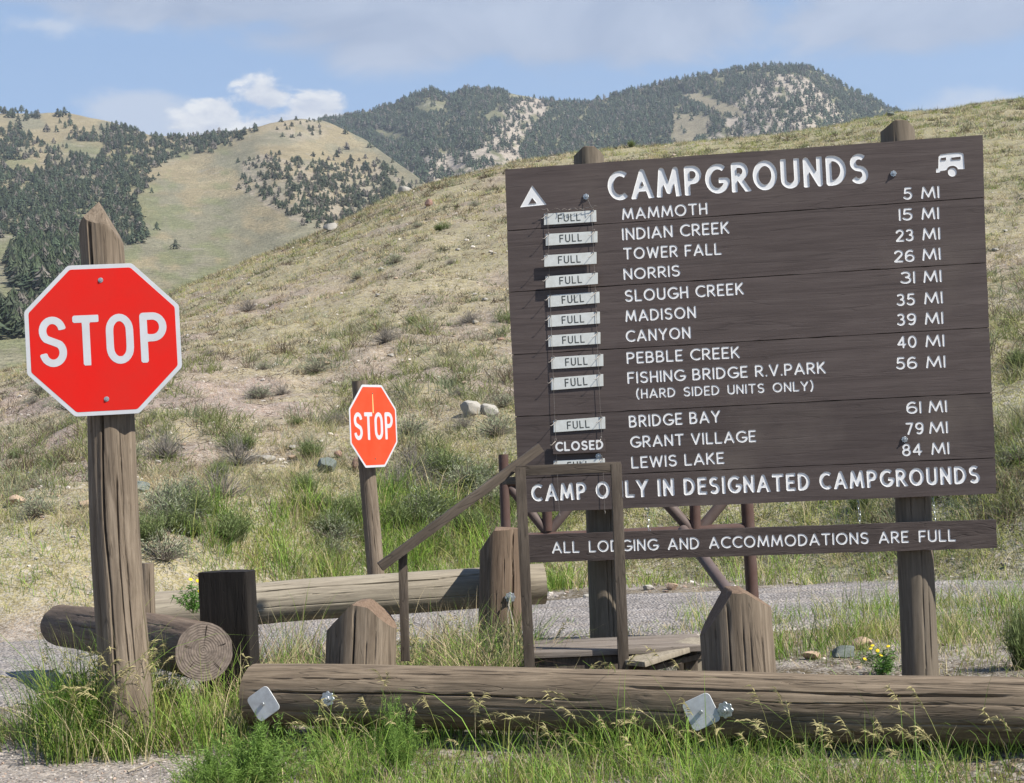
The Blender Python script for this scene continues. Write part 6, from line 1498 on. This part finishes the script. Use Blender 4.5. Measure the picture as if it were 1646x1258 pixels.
def pebbles():
    bm = bmesh.new(); bmesh.ops.create_icosphere(bm, subdivisions=1, radius=1.0); V0 = np.array([v.co for v in bm.verts]); T0 = np.array([[v.index for v in f.verts] for f in bm.faces]); bm.free()
    sets = [(5200, (-3.4, -0.9, 6.6, 8.9), 0.003, 0.011), (2200, (-4.5, -2.2, 8.6, 12.5), 0.004, 0.013), (2600, (0.2, 4.5, 9.0, 13.5), 0.004, 0.016), (2600, (-7, 8, 15.8, 20), 0.006, 0.03), (1500, (-1.0, 2.9, 6.4, 8.4), 0.004, 0.014)]
    Vs, Ts, Cs, off = [], [], [], 0
    for n, (a, b_, c, d), s0, s1 in sets:
        x, y = rng.uniform(a, b_, n), rng.uniform(c, d, n); s_ = s0 + (s1 - s0) * rng.random(n) ** 3
        z = np.maximum(H(x, y), 0) + s_ * 0.2; Vv = V0[None] * (1 + rng.uniform(-.3, .3, (n, len(V0), 1))) * s_[:, None, None] * np.array((1, 0.85, 0.6))
        an = rng.uniform(0, 6.28, n); cs, sn = np.cos(an)[:, None], np.sin(an)[:, None]
        Vv = np.stack([Vv[..., 0] * cs - Vv[..., 1] * sn, Vv[..., 0] * sn + Vv[..., 1] * cs, Vv[..., 2]], -1) + np.stack([x, y, z], -1)[:, None]
        col = np.array([(0.34, 0.31, 0.28), (0.24, 0.21, 0.19), (0.42, 0.38, 0.34), (0.30, 0.22, 0.17)])[rng.integers(0, 4, n)] * rng.uniform(0.75, 1.2, (n, 1))
        Vs.append(Vv.reshape(-1, 3)); Ts.append((T0[None] + (np.arange(n) * len(V0))[:, None, None]).reshape(-1, 3) + off); off += n * len(V0); Cs.append(np.repeat(col, len(V0), 0))
    # hillside stones
    n = 5200; az = rng.uniform(-0.33, 0.33, n); d = 18 * (90 / 18) ** rng.random(n); x, y = np.sin(az) * d, np.cos(az) * d
    s_ = (0.012 + 0.05 * rng.random(n) ** 3) * np.clip(d / 40, 0.7, 1.5); k = (rng.random(n) < 1.1 - greenness(x, y)); x, y, s_ = x[k], y[k], s_[k]; n = len(x)
    Vv = V0[None] * (1 + rng.uniform(-.3, .3, (n, len(V0), 1))) * s_[:, None, None] * np.array((1, 0.85, 0.55)) + np.stack([x, y, H(x, y) + s_ * 0.2], -1)[:, None]
    col = np.array([(0.46, 0.42, 0.38), (0.32, 0.26, 0.22), (0.55, 0.50, 0.44), (0.36, 0.27, 0.20)])[rng.integers(0, 4, n)] * rng.uniform(0.8, 1.2, (n, 1))
    Vs.append(Vv.reshape(-1, 3)); Ts.append((T0[None] + (np.arange(n) * len(V0))[:, None, None]).reshape(-1, 3) + off); Cs.append(np.repeat(col, len(V0), 0))
    m, nt, b, tc = new_mat('pebble_stone'); a = nt.nodes.new('ShaderNodeAttribute'); a.attribute_name = 'Col'; nt.links.new(a.outputs['Color'], b.inputs['Base Color']); b.inputs['Roughness'].default_value = 0.9
    link('gravel', mesh_from('gravel', np.concatenate(Vs), np.concatenate(Ts), m, False, np.concatenate(Cs)), label='loose gravel and small stones on the road shoulder and hillside', cat='gravel', kind='stuff')
pebbles()
# dead sticks on the shoulder
for k, (x0, y0, x1, y1, r) in enumerate([(160, 1222, 190, 1190, 0.006), (205, 1240, 290, 1218, 0.005), (230, 1214, 305, 1205, 0.004)]):
    b = MB(); a, c = G(x0, y0, 0.012), G(x1, y1, 0.02); m2 = a.lerp(c, 0.5) + Vector((0, 0.01, 0.015)); b.tube([a, m2, c], [r, r * 0.9, r * 0.5], 6)
    link('stick', b.mesh('stick', W_GREY), label=['short thick dry stick on the gravel shoulder pointing up to the tall post', 'long dry stick on the gravel shoulder nearest the bottom edge', 'thin dry stick on the gravel shoulder behind the long one'][k], cat='stick')

# ------------------------------------------------------------------ thin haze over the valley
def haze():
    b = MB(); b.box(-3200, 4200, -300, 5200, -700, 1150)
    m = bpy.data.materials.new('haze_air'); m.use_nodes = True; nt = m.node_tree; nt.nodes.clear()
    out = nt.nodes.new('ShaderNodeOutputMaterial'); v = nt.nodes.new('ShaderNodeVolumePrincipled')
    v.inputs['Density'].default_value = 0.00008; v.inputs['Color'].default_value = (0.78, 0.86, 0.97, 1); v.inputs['Anisotropy'].default_value = 0.2
    nt.links.new(v.outputs[0], out.inputs['Volume'])
    me = bpy.data.meshes.new('haze'); me.from_pydata(b.v, [], b.f); me.materials.append(m)
    link('haze', me, kind='stuff')
HAZE = True
if HAZE: haze()
